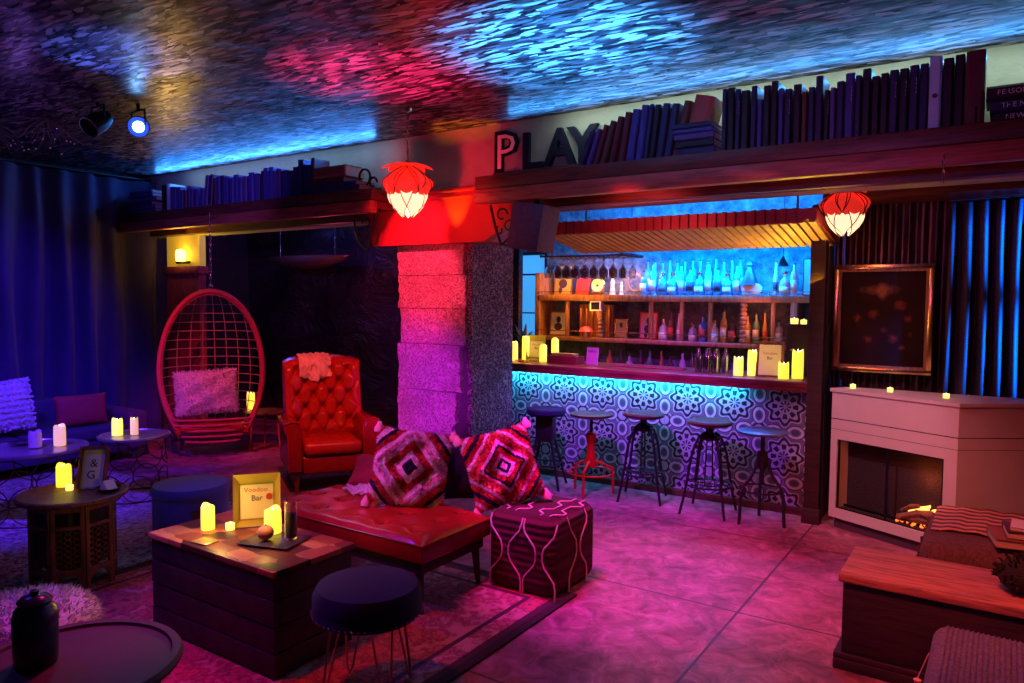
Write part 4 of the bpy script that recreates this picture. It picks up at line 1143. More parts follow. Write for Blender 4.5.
# ================================================================ FIREPLACE
ang = atan2(-.44, .898)
fp = thing('electric_fireplace', 'pale wooden mantel with an electric fireplace insert', 'fireplace', (-1.05, 5.95, 0), ang)
L = .935
def loc2(X, Y):
    dx, dy = X+1.05, Y-5.95; return (dx*cos(ang)+dy*sin(ang), -dx*sin(ang)+dy*cos(ang))
side_end = loc2(.36, 5.95); back_r = loc2(.40, 6.10); back_l = loc2(-.96, 6.11)
plan = [(0, 0), (L, 0), side_end, back_r, back_l]
def offs(e): # mantel slab outline slightly proud
    return [(0-e, -e), (L+e*.6, -e), (side_end[0]+e, side_end[1]-e), back_r, back_l]
MB().prism(offs(.012), 1.035, 1.06, 'z').build('mantel_shelf', MT['mantel'], fp, smooth=False)
MB().prism(plan, .835, 1.035, 'z').build('frieze', MT['mantel'], fp, smooth=False)
MB().prism([(.006, .006), (L-.006, .006), (side_end[0]-.006, side_end[1]+.004), back_r, back_l], .828, .835, 'z').build('groove', MT['ink'], fp, smooth=False)
MB().prism(plan, .755, .828, 'z').build('panel_band', MT['mantel'], fp, smooth=False)
MB().prism([(.004, .004), (L-.004, .004), (side_end[0]-.006, side_end[1]+.004), back_r, back_l], .751, .755, 'z').build('groove', MT['ink'], fp, smooth=False)
# surround: left jamb, right jamb with side panel, sill, top rail
MB().prism([(0, 0), (.055, 0), (.055, .14), (back_l[0]+.1, back_l[1]-.02), back_l], .08, .751, 'z').build('left_jamb', MT['mantel'], fp, smooth=False)
MB().prism([(.85, 0), (L, 0), side_end, back_r, (.85, .36)], .08, .751, 'z').build('right_jamb', MT['mantel'], fp, smooth=False)
MB().box(.055, .85, 0, .1, .08, .155).build('sill', MT['mantel'], fp, smooth=False)
MB().box(.055, .85, 0, .1, .68, .751).build('top_rail', MT['mantel'], fp, smooth=False)
m = MB().prism([(.03, .03), (L-.02, .03), (side_end[0]-.03, side_end[1]+.03), (back_r[0]-.03, back_r[1]-.02), (back_l[0]+.03, back_l[1]-.02)], 0, .08, 'z'); m.build('recessed_plinth', MT['ink'], fp, smooth=False)  # black colour stands in for the shadow gap under the mantel body
m = MB().box(.055, .85, .10, .105, .155, .175).box(.055, .85, .10, .105, .66, .68).box(.44, .455, .012, .02, .155, .68).box(.055, .07, .012, .02, .155, .68).box(.835, .85, .012, .02, .155, .68).box(.055, .85, .012, .02, .155, .165).box(.055, .85, .012, .02, .67, .68)
m.build('firebox_frame', MT['black_metal'], fp, smooth=False)
m = MB().box(.06, .85, .13, .14, .10, .75).box(.06, .85, .02, .13, .15, .157)
m.build('firebox', MT['pom_dark'], fp, smooth=False)
for k, (x0, y0, z0, x1, y1, z1, r) in enumerate(((.50, .08, .19, .80, .10, .21, .026), (.54, .05, .21, .74, .11, .27, .022), (.62, .10, .25, .82, .06, .24, .020), (.52, .10, .24, .66, .06, .31, .017))):
    MB().tube([(x0, y0, z0), ((x0+x1)/2, (y0+y1)/2-.01, (z0+z1)/2+.01), (x1, y1, z1)], [r, r*1.1, r*.9], 8).build('log', MT['log'], fp)
m = MB(); rf = random.Random(8)
for k in range(26): m.sph((rf.uniform(.5, .82), rf.uniform(.05, .11), .164+rf.uniform(0, .015)), rf.uniform(.005, .010), 6)
m.build('embers', MT['ember'], fp)
def flame_m(m, x, z, h, w, lean):
    def fn(u, v):
        s = (u-.5)*2; ww = w*(sin(pi*min(1, v*.8+.2)))**.8*(1-v**3)
        return Vector((x+s*ww+lean*v*v+.01*sin(v*9), .105+.004*s, z+h*v))
    m.grid(fn, 4, 10)
m = MB()
for (x, z, h, w, l) in ((.66, .25, .07, .05, .05), (.58, .23, .05, .03, .03), (.76, .27, .04, .03, .0)): flame_m(m, x, z, h, w, l)
o = m.build('flames', MT['fire_flame'], fp); md = o.modifiers.new('s', 'SOLIDIFY'); md.thickness = .006
l = bpy.data.lights.new('fire_light', 'POINT'); l.energy = 1.8; l.color = (1, .16, .03); l.shadow_soft_size = .04
o = bpy.data.objects.new('fire_light', l); COL.objects.link(o); o.parent = fp; o.location = (.70, .04, .50)
for i, (x, yy) in enumerate(((-.92, 6.02), (-.66, 5.95), (-.30, 5.80))):
    tea(['left tealight on the mantel, under the painting', 'middle tealight on the mantel, under the painting', 'right tealight on the mantel, near its corner'][i], (x, yy, 1.061), r=.019)
# ================================================================ RUGS
t = tag(MB().box(-1.26, 1.26, -1.55, 1.55, 0, .012, .003).build('rug', MT['rug_red'], loc=(-3.24, 2.12, .001)), 'red patterned oriental rug with dark border under the bench and low tables', 'rug')
t = tag(MB().box(-1.5, 1.5, -1.45, 1.45, 0, .016, .004).build('rug', MT['rug_pale'], loc=(-6.02, 2.25, .001)), 'pale shaggy rug under the wire drum tables at the left', 'rug')
F = .014
# ================================================================ BLOCK TABLE
t = thing('block_coffee_table', 'solid wooden block coffee table with patchwork-inlaid top', 'table', (-3.085, 2.28, F+.008))
def blk(w2, d2, h):
    m = MB(); rr = random.Random(4)
    ys = [0, .11, .23, .35, h-.03]
    for k in range(4):
        j = rr.uniform(-.004, .004); m.box(-w2+abs(j), w2-abs(j), -d2+abs(j), d2-abs(j), ys[k], ys[k+1]-.004, .006)
    return m
blk(.48, .235, .486).build('body', MT['block_side'], t)
MB().box(-.49, .49, -.245, .245, .457, .486, .006).build('top', MT['patchwork'], t)
ZT = .5085
candle('glowing pillar candle on the block table, left of the gold card frame', (-3.37, 2.24, ZT), .034, .125)
candle('slanted-top glowing candle on the dark plate on the block table', (-3.02, 2.37, ZT+.014), .042, .12, lean=.1)
tea('tealight in front of the gold card frame on the block table', (-3.27, 2.30, ZT), r=.022)
place_light(-3.25, 2.18, ZT+.2, 2.6); place_light(-2.93, 2.24, ZT+.19, 1.3)
t, R, y, b, ch, cw = card('gold tray frame with a menu card standing on the block table', (-3.21, 2.42, ZT), .92, .235, .27, tilt=.2)
write(t, R, y, -.005, b+ch*.78, 'Voodoo', .036, 'ink_pink'); write(t, R, y, 0, b+ch*.52, 'Bar', .042, 'ink')
M_ = MB().cyl((.062, y, b+ch*.62), (.062, y-.004, b+ch*.62), .017, n=20)
for v in M_.bm.verts: v.co = R @ v.co
M_.build('round_stamp', MT['ink_red'], t)
t = thing('plate', 'small dark square plate on the block table', 'plate', (-2.93, 2.31, ZT), .3)
MB().prism([(-.12, -.09), (.12, -.09), (.12, .09), (-.12, .09)], 0, .004).box(-.14, .14, -.11, .11, .004, .012, .003).build('plate', MT['plate_dark'], t)
t = thing('fruit', 'round reddish fruit beside the glass vase on the block table', 'fruit', (-2.955, 2.275, ZT+.013))
MB().sph((0, 0, .036), (.040, .040, .036), 20).build('flesh', MT['fruit'], t); MB().cyl((0, 0, .068), (.004, 0, .078), .003).build('stalk', MT['ink'], t)
t = thing('glass_vase', 'tall clear glass cylinder vase on the block table', 'vase', (-2.87, 2.36, ZT+.013))
MB().lathe([(0, 0), (.028, 0), (.030, .004), (.030, .19), (.0275, .19), (.0275, .01), (0, .008)], n=28).build('glass', MT['clear_glass'], t)
MB().lathe([(0, .010), (.0265, .010), (.0265, .13), (0, .13)], n=20).build('dark_filling', MT['ink'], t)
t = thing('coaster', 'square yellowish tile coaster near the front left of the block table', 'coaster', (-3.20, 2.11, ZT), .1)
MB().box(-.055, .055, -.04, .04, 0, .006, .002).build('tile', MT['gold_card'], t)
# ================================================================ HAIRPIN STOOL
t = thing('hairpin_stool', 'round navy velvet stool with studded edge on hairpin legs', 'stool', (-2.21, 2.22, F), .4)
MB().lathe([(0, .35), (.222, .35), (.231, .36), (.231, .378), (.229, .385), (.230, .40), (.230, .44), (.212, .475), (.14, .492), (0, .497)], n=40).build('cushion', MT['velvet_navy'], t)
m = MB()
for k in range(56): m.sph((.2325*cos(TAU*k/56), .2325*sin(TAU*k/56), .367), .0052, 6)
m.build('studs', MT['steel'], t)
for k in range(4):
    a = pi/4+k*pi/2; c, s_ = cos(a), sin(a)
    MB().tube([(.14*c-.05*s_, .14*s_+.05*c, .35), (.20*c-.012*s_, .20*s_+.012*c, .02), (.202*c, .202*s_, .004), (.20*c+.012*s_, .20*s_-.012*c, .02), (.14*c+.05*s_, .14*s_-.05*c, .35)], .0055, 8).build('hairpin_leg', MT['copper'], t)
# ================================================================ BENCH
t = thing('leather_bench', 'low tufted red leather bench with dark legs', 'bench', (-3.13, 3.21, F))
BW, BD = .64, .31
def tuft(nx, ny, depth, x0, x1, y0, y1):
    pts = []
    for i in range(nx):
        for j in range(ny):
            pts.append((x0+(x1-x0)*(i+.5)/nx, y0+(y1-y0)*(j+.5)/ny))
    return pts
BT = tuft(5, 3, .02, -BW, BW, -BD, BD)
def btop(u, v):
    x, y = -BW+2*BW*u, -BD+2*BD*v
    e = min(1, min(u, 1-u)*14)**.5*min(1, min(v, 1-v)*8)**.5
    d = min((x-a)**2*1.0+(y-b)**2 for a, b in BT)
    return Vector((x, y, .385+.055*e-.022*math.exp(-d/.0012)*e-.004*math.exp(-d/.006)))
m = MB().grid(btop, 80, 40)
o = m.build('tufted_cushion', MT['leather_tan'], t)
m = MB()
for a, b in BT: m.sph((a, b, .420), (.010, .010, .006), 8)
m.build('buttons', MT['leather_red'], t)
MB().box(-BW-.004, BW+.004, -BD-.004, BD+.004, .29, .388, .012).build('upholstered_side', MT['leather_red'], t)
MB().tube([(-BW-.004, -BD-.004, .388), (BW+.004, -BD-.004, .388), (BW+.004, BD+.004, .388), (-BW-.004, BD+.004, .388)], .006, 6, closed=True).build('piping', MT['leather_red'], t)
MB().box(-BW+.03, BW-.03, -BD+.03, BD-.03, .22, .29, .004).build('frame', MT['trunk_dark'], t)
for (a, b) in ((-1, -1), (1, -1), (-1, 1), (1, 1)):
    MB().cyl((a*(BW-.07), b*(BD-.06), .22), (a*(BW-.05), b*(BD-.05), 0), .025, .014, 10).build('leg', MT['trunk_dark'], t)
# pillows on the bench
def pillow(name, label, w, h, th, mat, loc, rot, wob=0, seed=0, tassels=None, n=22, group=None):
    o = MB().pillow(w, h, th, n, wob=wob, seed=seed).build(name, MT[mat], loc=loc, rot=rot, smooth=80)
    tag(o, label, 'pillow', group)
    if tassels:
        for (a, b) in ((-1, -1), (1, -1), (-1, 1), (1, 1)):
            m = MB(); x, z = a*w*.46, b*h*.46
            m.lathe([(0, -.03), (.026, -.035), (.030, -.01), (.018, .012), (.012, .03), (0, .034)], (x+a*.02, 0, z+b*.015), 12)
            m.build('tassel', MT[tassels], o)
    return o
pillow('throw_pillow', 'shaggy pink and white diamond-patterned pillow on the bench, left of the other', .46, .46, .17, 'diamond_pink', (-2.98, 3.36, F+.655), (-.30, .14, .62), .05, 1, 'tassel_pink')
pillow('throw_pillow', 'shaggy rust-red diamond-patterned pillow with pink tassels, right end of the bench', .44, .46, .15, 'diamond_red', (-2.52, 3.68, F+.665), (-.34, -.22, .85), .04, 2, 'tassel_pink')
pillow('throw_pillow', 'plain navy pillow standing behind the two diamond pillows', .40, .36, .12, 'pillow_navy', (-2.83, 3.66, F+.60), (-.22, 0, .7), .01, 3)
m = MB().pillow(.46, .30, .12, 16, wob=.02, seed=5)
o = m.build('throw_pillow', MT['pillow_red'], loc=(-3.42, 3.60, F+.53), rot=(-1.1, 0, .5), smooth=80); tag(o, 'low dark pillow lying flat behind the left end of the bench seat', 'pillow')
rt = random.Random(9); m = MB()
for k in range(30):
    x0, y0 = rt.uniform(-.24, .12), rt.uniform(-.09, .10); p = []
    for s_ in range(8): p.append((x0+.035*s_, y0+.03*sin(s_*1.3+k)-.006*s_, .012+.022*abs(sin(s_*.8+k))))
    m.tube(p, .009, 5)
t = tag(m.build('fringed_throw', MT['fur_white'], loc=(-3.30, 3.43, F+.437), rot=(0, 0, .4)), 'small heap of white stringy fringe throw on the bench, left of the pink pillow', 'throw')
# ================================================================ POUF
t = thing('pouf', 'square dark red moroccan pouf with cream zigzag lines, right of the bench', 'pouf', (-2.27, 3.76, 0))
m = MB().box(-.23, .23, -.27, .27, .0, .47, .075, 5); m.build('body', MT['pouf'], t)
m = MB()
e = .004
def hexl(face, off):
    for s_ in (-1, 1):
        pts = []
        for k in range(13):
            q = k/12; ph = (q*1.5) % 1
            sp = .022 if (.30 < q < .52) or q > .93 else None
            zz = .45-.44*q
            w = .022 if .36 < q < .55 else .022+.085*min(1, min(abs(q-.36), abs(q-.55))*4.5)
            a = off+s_*w
            k2 = .012*max(0, 1-abs(q)*9)
            if face == 'f': pts.append((a, -.27-e+k2*2, zz))
            else: pts.append((.23+e-k2*2, a, zz))
        m.tube(pts, .005, 6)
hexl('f', -.09); hexl('f', .14); hexl('r', .02); hexl('r', -.2) if False else None
for s_ in (-1, 1):
    m.tube([(.14+s_*(.03+.05*(1 if k % 6 in (2, 3) else 0)), -.21+.42*k/12, .4735) for k in range(13)], .005, 6)
    m.tube([(-.09+s_*(.03+.05*(1 if k % 6 in (2, 3) else 0)), -.21+.42*k/12, .4735) for k in range(13)], .005, 6)
m.build('yarn_lines', MT['yarn_cream'], t)
# ================================================================ ARMCHAIR
t = thing('armchair', 'button-tufted red leather wing armchair in the alcove', 'armchair', (-5.17, 4.66, 0), radians(58)); t.scale = (.88, .92, .98)
def prism_bev(m, pts, a0, a1, ax): return m.prism(pts, a0, a1, ax)
MB().box(-.42, .42, -.40, .38, .17, .33, .025, 3).build('seat_base', MT['leather_red'], t)
m = MB().box(-.29, .29, -.44, .22, .335, .46, .05, 4); m.build('seat_cushion', MT['leather_tan'], t)
BTN = [(x+(.09 if j % 2 else 0), z) for j, z in enumerate((.58, .70, .82, .94, 1.06)) for x in (-.27, -.09, .09, .27) if abs(x+(.09 if j % 2 else 0)) < .34]
def back(u, v):
    x = -.40+.80*u; z = .42+.76*v
    top = 1.17-.045*(2*u-1)**4
    z = min(z, .42+(top-.42)*v)
    wrap = .16*abs(2*u-1)**3*(1-.3*v)
    e = min(1, min(u, 1-u)*9)**.5*min(1, min(v, 1-v)*9)**.5
    d = min((x-a)**2+(z-b)**2 for a, b in BTN)
    cr = 0
    for a, b in BTN:
        for s_ in (-1, 1):
            dx, dz = x-a, z-b
            q = abs(dx*.8-s_*dz*.6)
            if abs(dx) < .1 and abs(dz) < .13: cr = max(cr, math.exp(-(q/.012)**2))
    y = .20+.10*v-wrap-.095*e+.058*math.exp(-d/.0012)*e+.024*cr*e
    return Vector((x, y, z))
m = MB().grid(back, 70, 60); m.build('tufted_backrest', MT['leather_tan'], t)
m = MB()
for a, b in BTN:
    u, v = (a+.40)/.80, (b-.42)/.75; p = back(u, v); m.sph((p.x, p.y-.004, p.z), (.011, .007, .011), 8)
m.build('buttons', MT['leather_red'], t)
def backr(u, v):
    x = -.41+.82*u; top = 1.185-.045*(2*u-1)**4; z = .17+(top-.17)*v
    return Vector((x, .215+.10*v-.16*abs(2*u-1)**3*(1-.3*v)+.02+.10*(1-abs(2*u-1)**2), z))
m = MB().grid(backr, 20, 12)
def rim(u, v):
    a = backr(u, 1); b = back(u, 1); return a.lerp(b, v)
m.grid(rim, 20, 2)
for uu in (0, 1): m.grid(lambda u, v, uu=uu: backr(uu, max(0, (.25+.75*u))).lerp(back(uu, u), v), 12, 2)
m.build('back_shell', MT['leather_red'], t)
for s_ in (-1, 1):
    m = MB()
    prof = [(s_*.30, .20), (s_*.43, .20), (s_*.44, .52), (s_*.47, .58), (s_*.46, .635), (s_*.40, .655), (s_*.33, .64), (s_*.30, .58)]
    m.prism([(p[0], p[1]) for p in prof], -.41, .20, 'y')
    o = m.build('armrest', MT['leather_red'], t); md = o.modifiers.new('b', 'BEVEL'); md.width = .02; md.segments = 3; md.limit_method = 'ANGLE'
    m = MB().tube([(p[0], -.413, p[1]) for p in prof], .007, 6, closed=True); m.build('arm_piping', MT['leather_tan'], o)
    m = MB()
    for k in range(16): m.sph((s_*.305+s_*.13*(k/15), -.418, .215), .006, 6)
    m.build('studs', MT['brass'], o)
for (a, b) in ((-.35, -.34), (.35, -.34)):
    MB().lathe([(0, 0), (.018, 0), (.026, .03), (.018, .06), (.032, .11), (.026, .17), (0, .17)], (a, b, 0), 14).build('leg', MT['carved_wood'], t)
for (a, b) in ((-.34, .28), (.34, .28)): MB().cyl((a, b+.05, 0), (a, b, .17), .016, .026, 8).build('leg', MT['carved_wood'], t)
arm = t
# lace throw over the back
M4 = Matrix.Translation((-5.17, 4.66, 0)) @ Matrix.Rotation(radians(58), 4, 'Z') @ Matrix.Diagonal((.88, .92, .98, 1))
m = MB(); rl = random.Random(6)
def drape(u, v):
    uu = .20+.42*u
    if v < .25: p = backr(uu, 1).lerp(back(uu, 1), v/.25)+Vector((0, 0, .016))
    else:
        w = (v-.25)/.75; p = back(uu, 1-.30*w*(1-.25*abs(2*u-1)))+Vector((0, -.020, .012*(1-w)))
    return p+Vector((0, -.008*abs(sin(u*25+v*9)), .006*sin(u*31)))
m.grid(drape, 30, 26)
for k in range(46):
    q = []
    u0, v0 = rl.random(), rl.uniform(.2, 1)
    for s_ in range(6): 
        p = drape(min(1, max(0, u0+.04*sin(s_*1.7+k))), min(1, max(.05, v0-.05*s_))); q.append((p.x, p.y-.006, p.z+.003))
    m.tube(q, .006, 4)
o = m.build('lace_throw', MT['lace_cream']); o.matrix_world = M4
tag(o, 'cream lace throw draped over the top of the armchair back', 'throw')
# ================================================================ HANGING CHAIR
t = thing('hanging_egg_chair', 'red rattan egg-shaped hanging chair with open lattice back', 'chair', (-6.93, 4.68, .12), radians(52))
HW, HC, HH = .51, .80, .85      # half width, centre height, half height above centre
def hoop(a):
    x = HW*sin(a); z = HC+(HH if cos(a) > 0 else .95)*cos(a)
    if cos(a) < 0: x *= (1-.28*cos(a)**2)
    return x, z
A0 = radians(132)
pts = [hoop(-A0+2*A0*k/48) for k in range(49)]
zb = pts[0][1]; xb = abs(pts[0][0])
MB().tube([(x, 0, z) for x, z in pts], .026, 10).build('hoop', MT['rattan_red'], t)
MB().tube([(x*.955, .015, HC+(z-HC)*.96) for x, z in pts], .010, 6).build('inner_hoop', MT['rattan_red'], t)
MB().box(-xb-.03, xb+.03, -.05, .05, zb-.02, zb+.05, .015).box(-xb+.02, xb-.02, -.09, .38, zb+.02, zb+.075, .02).build('seat', MT['leather_tan'], t)
# back lattice: half shell behind the hoop
def shell(a, d):
    # a: angle round hoop, d: 0 rim .. 1 deep centre
    pass
def hx(z):
    # half width of the hoop at height z
    if z >= HC: return HW*sqrt(max(0, 1-((z-HC)/HH)**2))
    q = (z-HC)/.95; w = HW*sqrt(max(0, 1-q*q))*(1-.28*q*q); return w
def depth(x, z):
    w = hx(z) if z > 0 else .01
    if w < 1e-4: return 0
    s_ = max(0, 1-(x/w)**2); k = .48*(max(0, 1-((z-.75)/(.90 if z > .75 else .78))**2))**.5
    return k*s_**.5
m = MB()
for k in range(-4, 5):
    x0 = k*.125
    p = []
    for i in range(31):
        z = .02+(1.64-.02)*i/30
        w = hx(z)
        xx = x0*(w/HW)**.55 if w > .02 else 0
        if abs(xx) > w: continue
        p.append((xx, depth(xx, z), z))
    m.tube(p, .0055, 5)
m.build('lattice_uprights', MT['cane'], t)
m = MB()
for i in range(17):
    z = .06+.0965*i
    w = hx(z)
    if z < zb-.02 and i > 4: pass
    p = [(w*sin(-pi/2+pi*j/20), depth(w*sin(-pi/2+pi*j/20), z)*1.0, z) for j in range(21)]
    m.tube(p, (.005 if z > zb else .012), 5)
m.build('lattice_rings', MT['cane'], t)
m = MB()
for i in range(5):
    z = .30-.058*i; w = hx(z)*.98
    m.tube([(w*cos(pi*j/20), -.10*sin(pi*j/20), z) for j in range(21)], .012, 6)
m.build('basket_front', MT['rattan_red'], t)
m = MB(); zt = HC+HH; L = 2.40+.09-.12-zt-.02; n = int(L/.034)
m.tube([(.022*cos(q), 0, zt+.042+.022*sin(q)) for q in [TAU*i/12 for i in range(12)]], .005, 6, closed=True)
for k in range(n):
    M = Matrix.Translation((0, 0, zt+.075+L*k/n)) @ Matrix.Rotation(pi/2*(k % 2), 4, 'Z')
    m.tube([M @ Vector((.010*cos(q), 0, .025*sin(q))) for q in [TAU*i/8 for i in range(8)]], .004, 5, closed=True)
m.tube([(0, 0, zt+L+.06), (0, 0, zt+L+.12)], .006, 6)
m.build('chain', MT['steel'], t)
fpil = pillow('fur_pillow', 'fluffy pink-lit white fur pillow in the hanging chair', .62, .46, .18, 'fur_white', (-7.03, 4.68, .70), (-.18, -.06, radians(52)), .03, 8, n=26)
def fur(par, n, L, r, mt, sd):
    r0 = random.Random(sd); m = MB(); me = par.data; ps = [p for p in me.polygons]
    wts = [p.area for p in ps]
    for p in r0.choices(ps, wts, k=n):
        vs = [me.vertices[i].co for i in p.vertices]; a, b = r0.random(), r0.random()
        c = vs[0].lerp(vs[1], a).lerp(vs[-1].lerp(vs[-2], a), b); nrm = p.normal
        d = (nrm+Vector((r0.uniform(-1, 1), r0.uniform(-1, 1), r0.uniform(-1.1, .6)))*.6).normalized()
        s_ = nrm.orthogonal().normalized()*r; t_ = nrm.cross(s_)
        base = [m.bm.verts.new(c+s_), m.bm.verts.new(c-s_*.5+t_*.87), m.bm.verts.new(c-s_*.5-t_*.87)]; tip = m.bm.verts.new(c+d*L*r0.uniform(.6, 1.2))
        for i in range(3): m.bm.faces.new((base[i], base[(i+1) % 3], tip))
    return m.build('fur', MT[mt], par, smooth=False)
fur(fpil, 5000, .035, .004, 'fur_white', 1)
# side table with lantern candle behind the chair
for o_ in list(bpy.data.objects):
    if o_.name == 'throw_pillow': fur(o_, 7000, .020, .006, 'diamond_pink', 3)
    if o_.name == 'throw_pillow.001': fur(o_, 6000, .016, .006, 'diamond_red', 4)
t = thing('side_table', 'small thin-legged side table behind the hanging chair', 'table', (-6.98, 5.38, 0))
MB().lathe([(0, 0), (.24, 0), (.24, .018), (0, .018)], (0, 0, .40), 32).build('top', MT['carved_wood'], t)
for k in range(3):
    a = .4+TAU*k/3; MB().cyl((.19*cos(a), .19*sin(a), 0), (.15*cos(a), .15*sin(a), .40), .010, n=8).build('leg', MT['rattan_red'], t)
candle('glowing candle on the side table seen through the hanging chair', (-7.12, 5.30, .419), .045, .20)
place_light(-6.95, 5.18, .66, .3)
# vent/pendant tray high in the alcove
t = thing('hanging_canoe_lamp', 'dark glossy boat-shaped hanging piece high in the alcove', 'decoration', (-7.2, 6.2, 2.22))
MB().grid(lambda u, v: Vector(((u-.5)*1.5, .22*sin(pi*u)**.7*cos(pi*v), -.16*sin(pi*u)**.7*sin(pi*v))), 24, 12).build('hull', MT['dark_glass'], t)
for x in (-.5, .5): MB().cyl((x, 0, 0), (x, 0, CEIL-2.223), .004).build('cord', MT['steel'], t)
# plant at foot of red column
spiky('dry spiky plant at the foot of the red column, behind the drum tables', (-7.55, 4.66, 0), 34, .42, 'twig', 7, True, 1.1, .012)
# ================================================================ SOFA
t = thing('sofa', 'low dark sofa against the navy curtain', 'sofa', (-7.95, 2.6, 0))
MB().box(-.58, .42, -1.5, 1.5, .10, .26, .03).build('base', MT['sofa_fabric'], t)
for k in range(3): MB().box(-.35, .44, -1.49+1.0*k, -.51+1.0*k, .262, .39, .04, 4).build('seat_cushion', MT['sofa_fabric'], t)
MB().box(-.60, -.36, -1.5, 1.5, .262, .62, .05, 4).build('backrest', MT['sofa_fabric'], t)
for s_ in (-1, 1): MB().box(-.58, .42, s_*1.62-.11, s_*1.62+.11, .10, .50, .04, 4).build('armrest', MT['sofa_fabric'], t)
for (a, b) in ((-.5, -1.6), (.36, -1.6), (-.5, 1.6), (.36, 1.6)): MB().cyl((a, b, 0), (a, b, .10), .02, .03).build('foot', MT['ink'], t)
kp = pillow('knit_pillow', 'big chunky-knit lilac-white pillow at the left end of the sofa', .70, .50, .20, 'knit_white', (-7.68, 2.92, .67), (-.18, -.05, radians(90)), .0, 11)
m = MB(); rk2 = random.Random(3)
for i in range(13):
    for j in range(9):
        a, b = (i+.5)/13*2-1, (j+.5)/9*2-1
        e = (max(0, 1-abs(a)**2.6)*max(0, 1-abs(b)**2.6))**.45
        cx, cz, y = a*.34, b*.24, -e*.10
        th = rk2.uniform(0, pi)
        m.tube([(cx-.025*cos(th), y-.004, cz-.025*sin(th)), (cx+.008*sin(th), y-.020, cz), (cx+.025*cos(th), y-.004, cz+.025*sin(th))], [.010, .014, .010], 5)
m.build('knit_knots', MT['knit_white'], kp)
pillow('lumbar_pillow', 'plain red rectangular pillow right of the knit pillow on the sofa', .50, .32, .13, 'pillow_red', (-7.72, 3.73, .555), (-.15, 0, radians(86)), 0, 12)
# ================================================================ WIRE DRUM TABLES
def wire_table(label, loc, R0, h):
    t = thing('wire_drum_table', label, 'table', loc)
    MB().lathe([(0, 0), (R0, 0), (R0+.01, .008), (R0+.01, .022), (R0-.01, .026), (R0-.015, .018), (0, .018)], (0, 0, h-.026), 48).build('top', MT['tray_metal'], t)
    m = MB(); n = 7; rr = TAU*R0*.90/n/2
    for row in range(2):
        for k in range(n):
            a0 = TAU*(k+.5*row)/n; zc = h-.04-rr-row*(h-.05-2*rr)
            m.tube([((R0*.92)*cos(a0+rr*1.04*cos(q)/(R0*.92)), (R0*.92)*sin(a0+rr*1.04*cos(q)/(R0*.92)), zc+rr*.98*sin(q)) for q in [TAU*i/24 for i in range(24)]], .005, 5, closed=True)
    m.tube(ring(R0*.92, .006, 40), .006, 5, closed=True)
    m.build('wire_rings', MT['bronze_wire'], t)
    return t
wire_table('wire ring drum table, further left, with two unlit pillar candles', (-6.12, 2.60, .017), .36, .535)
wire_table('wire ring drum table, nearer the hanging chair, with two yellow candles', (-6.04, 3.34, .017), .27, .535)
TZ = .553
candle('violet-lit unlit white pillar candle on the left wire table', (-6.09, 2.60, TZ), .045, .12, 'wax_plain')
candle('peach-coloured glowing pillar candle on the left wire table', (-6.01, 2.74, TZ), .042, .155, 'wax_pink')
candle('broad yellow candle on the wire table nearer the hanging chair', (-6.08, 3.22, TZ), .042, .135)
candle('slimmer yellow candle, right one on the wire table nearer the hanging chair', (-6.00, 3.32, TZ), .030, .14, 'wax_pink')
place_light(-5.98, 3.22, TZ+.2, .3)
t = thing('plate', 'shallow dark plate on the left wire table', 'plate', (-6.32, 2.62, TZ))
MB().lathe([(0, 0), (.07, 0), (.11, .014), (.105, .016), (.07, .005), (0, .005)], n=32).build('dish', MT['plate_dark'], t)
# ================================================================ CARVED OCTAGONAL TABLE
t = thing('carved_side_table', 'octagonal carved wooden side table in front of the wire tables', 'table', (-4.53, 2.13, .017), .2)
MB().lathe([(0, 0), (.28, 0), (.295, .01), (.295, .028), (.28, .034), (.27, .030), (0, .030)], (0, 0, .50), 48).build('top', MT['carved_wood'], t)
for k in range(8):
    a = TAU*k/8; Mx = Matrix.Rotation(a, 4, 'Z') @ Matrix.Translation((0, -.205, 0)); w = .205*math.tan(pi/8)
    m = MB()
    for (x0, x1, z0, z1) in ((-w, -w+.022, 0, .50), (w-.022, w, 0, .50), (-w+.022, w-.022, .46, .50), (-w+.022, w-.022, .36, .38), (-w+.022, w-.022, .10, .13)):
        m.box(x0, x1, -.012, .008, z0, z1, .002, M=Mx)
    # arch at the foot
    arc = [(-w+.022, .10)]+[(-(w-.022)*cos(pi*i/10), .10-.0+.0-.07*(1-sin(pi*i/10))) for i in range(11)]+[(w-.022, .10)]
    m.prism(arc, -.008, .004, 'y', M=Mx)
    # pierced lattice
    for i in range(3):
        for j in range(7):
            cx, cz = -.045+.045*i, .155+.033*j
            m.tube([Mx @ Vector((cx+.018*cos(q), 0, cz+.015*sin(q))) for q in [TAU*s_/6 for s_ in range(6)]], .0035, 4, closed=True)
    m.build('carved_panel', MT['carved_wood'], t)
MB().lathe([(0, .12), (.175, .12), (.175, .49), (0, .49)], n=8).build('core', MT['trunk_dark'], t)
TZ = .552
candle('yellow glowing candle with a slanted base on the octagonal table', (-4.70, 2.16, TZ), .042, .13)
tea('tealight beside the card holder on the octagonal table', (-4.57, 2.13, TZ), r=.020)
place_light(-4.62, 2.06, TZ+.17, .16)
t, R, y, b, ch, cw = card('narrow leaning menu card in a curved holder on the octagonal table', (-4.50, 2.22, TZ), .75, .13, .235, False, tilt=.35, mat='page_pale')
write(t, R, y, .0, .13, '&', .07, 'ink'); write(t, R, y, -.01, .06, 'G', .07, 'ink')
m = MB()
for s_ in (-1, 1): m.box(s_*.072-.006, s_*.072+.006, -.03, .015, 0, .24, .002, M=R)
m.box(-.078, .078, -.03, .015, .24, .25, .002, M=R); m.build('holder', MT['carved_wood'], t)
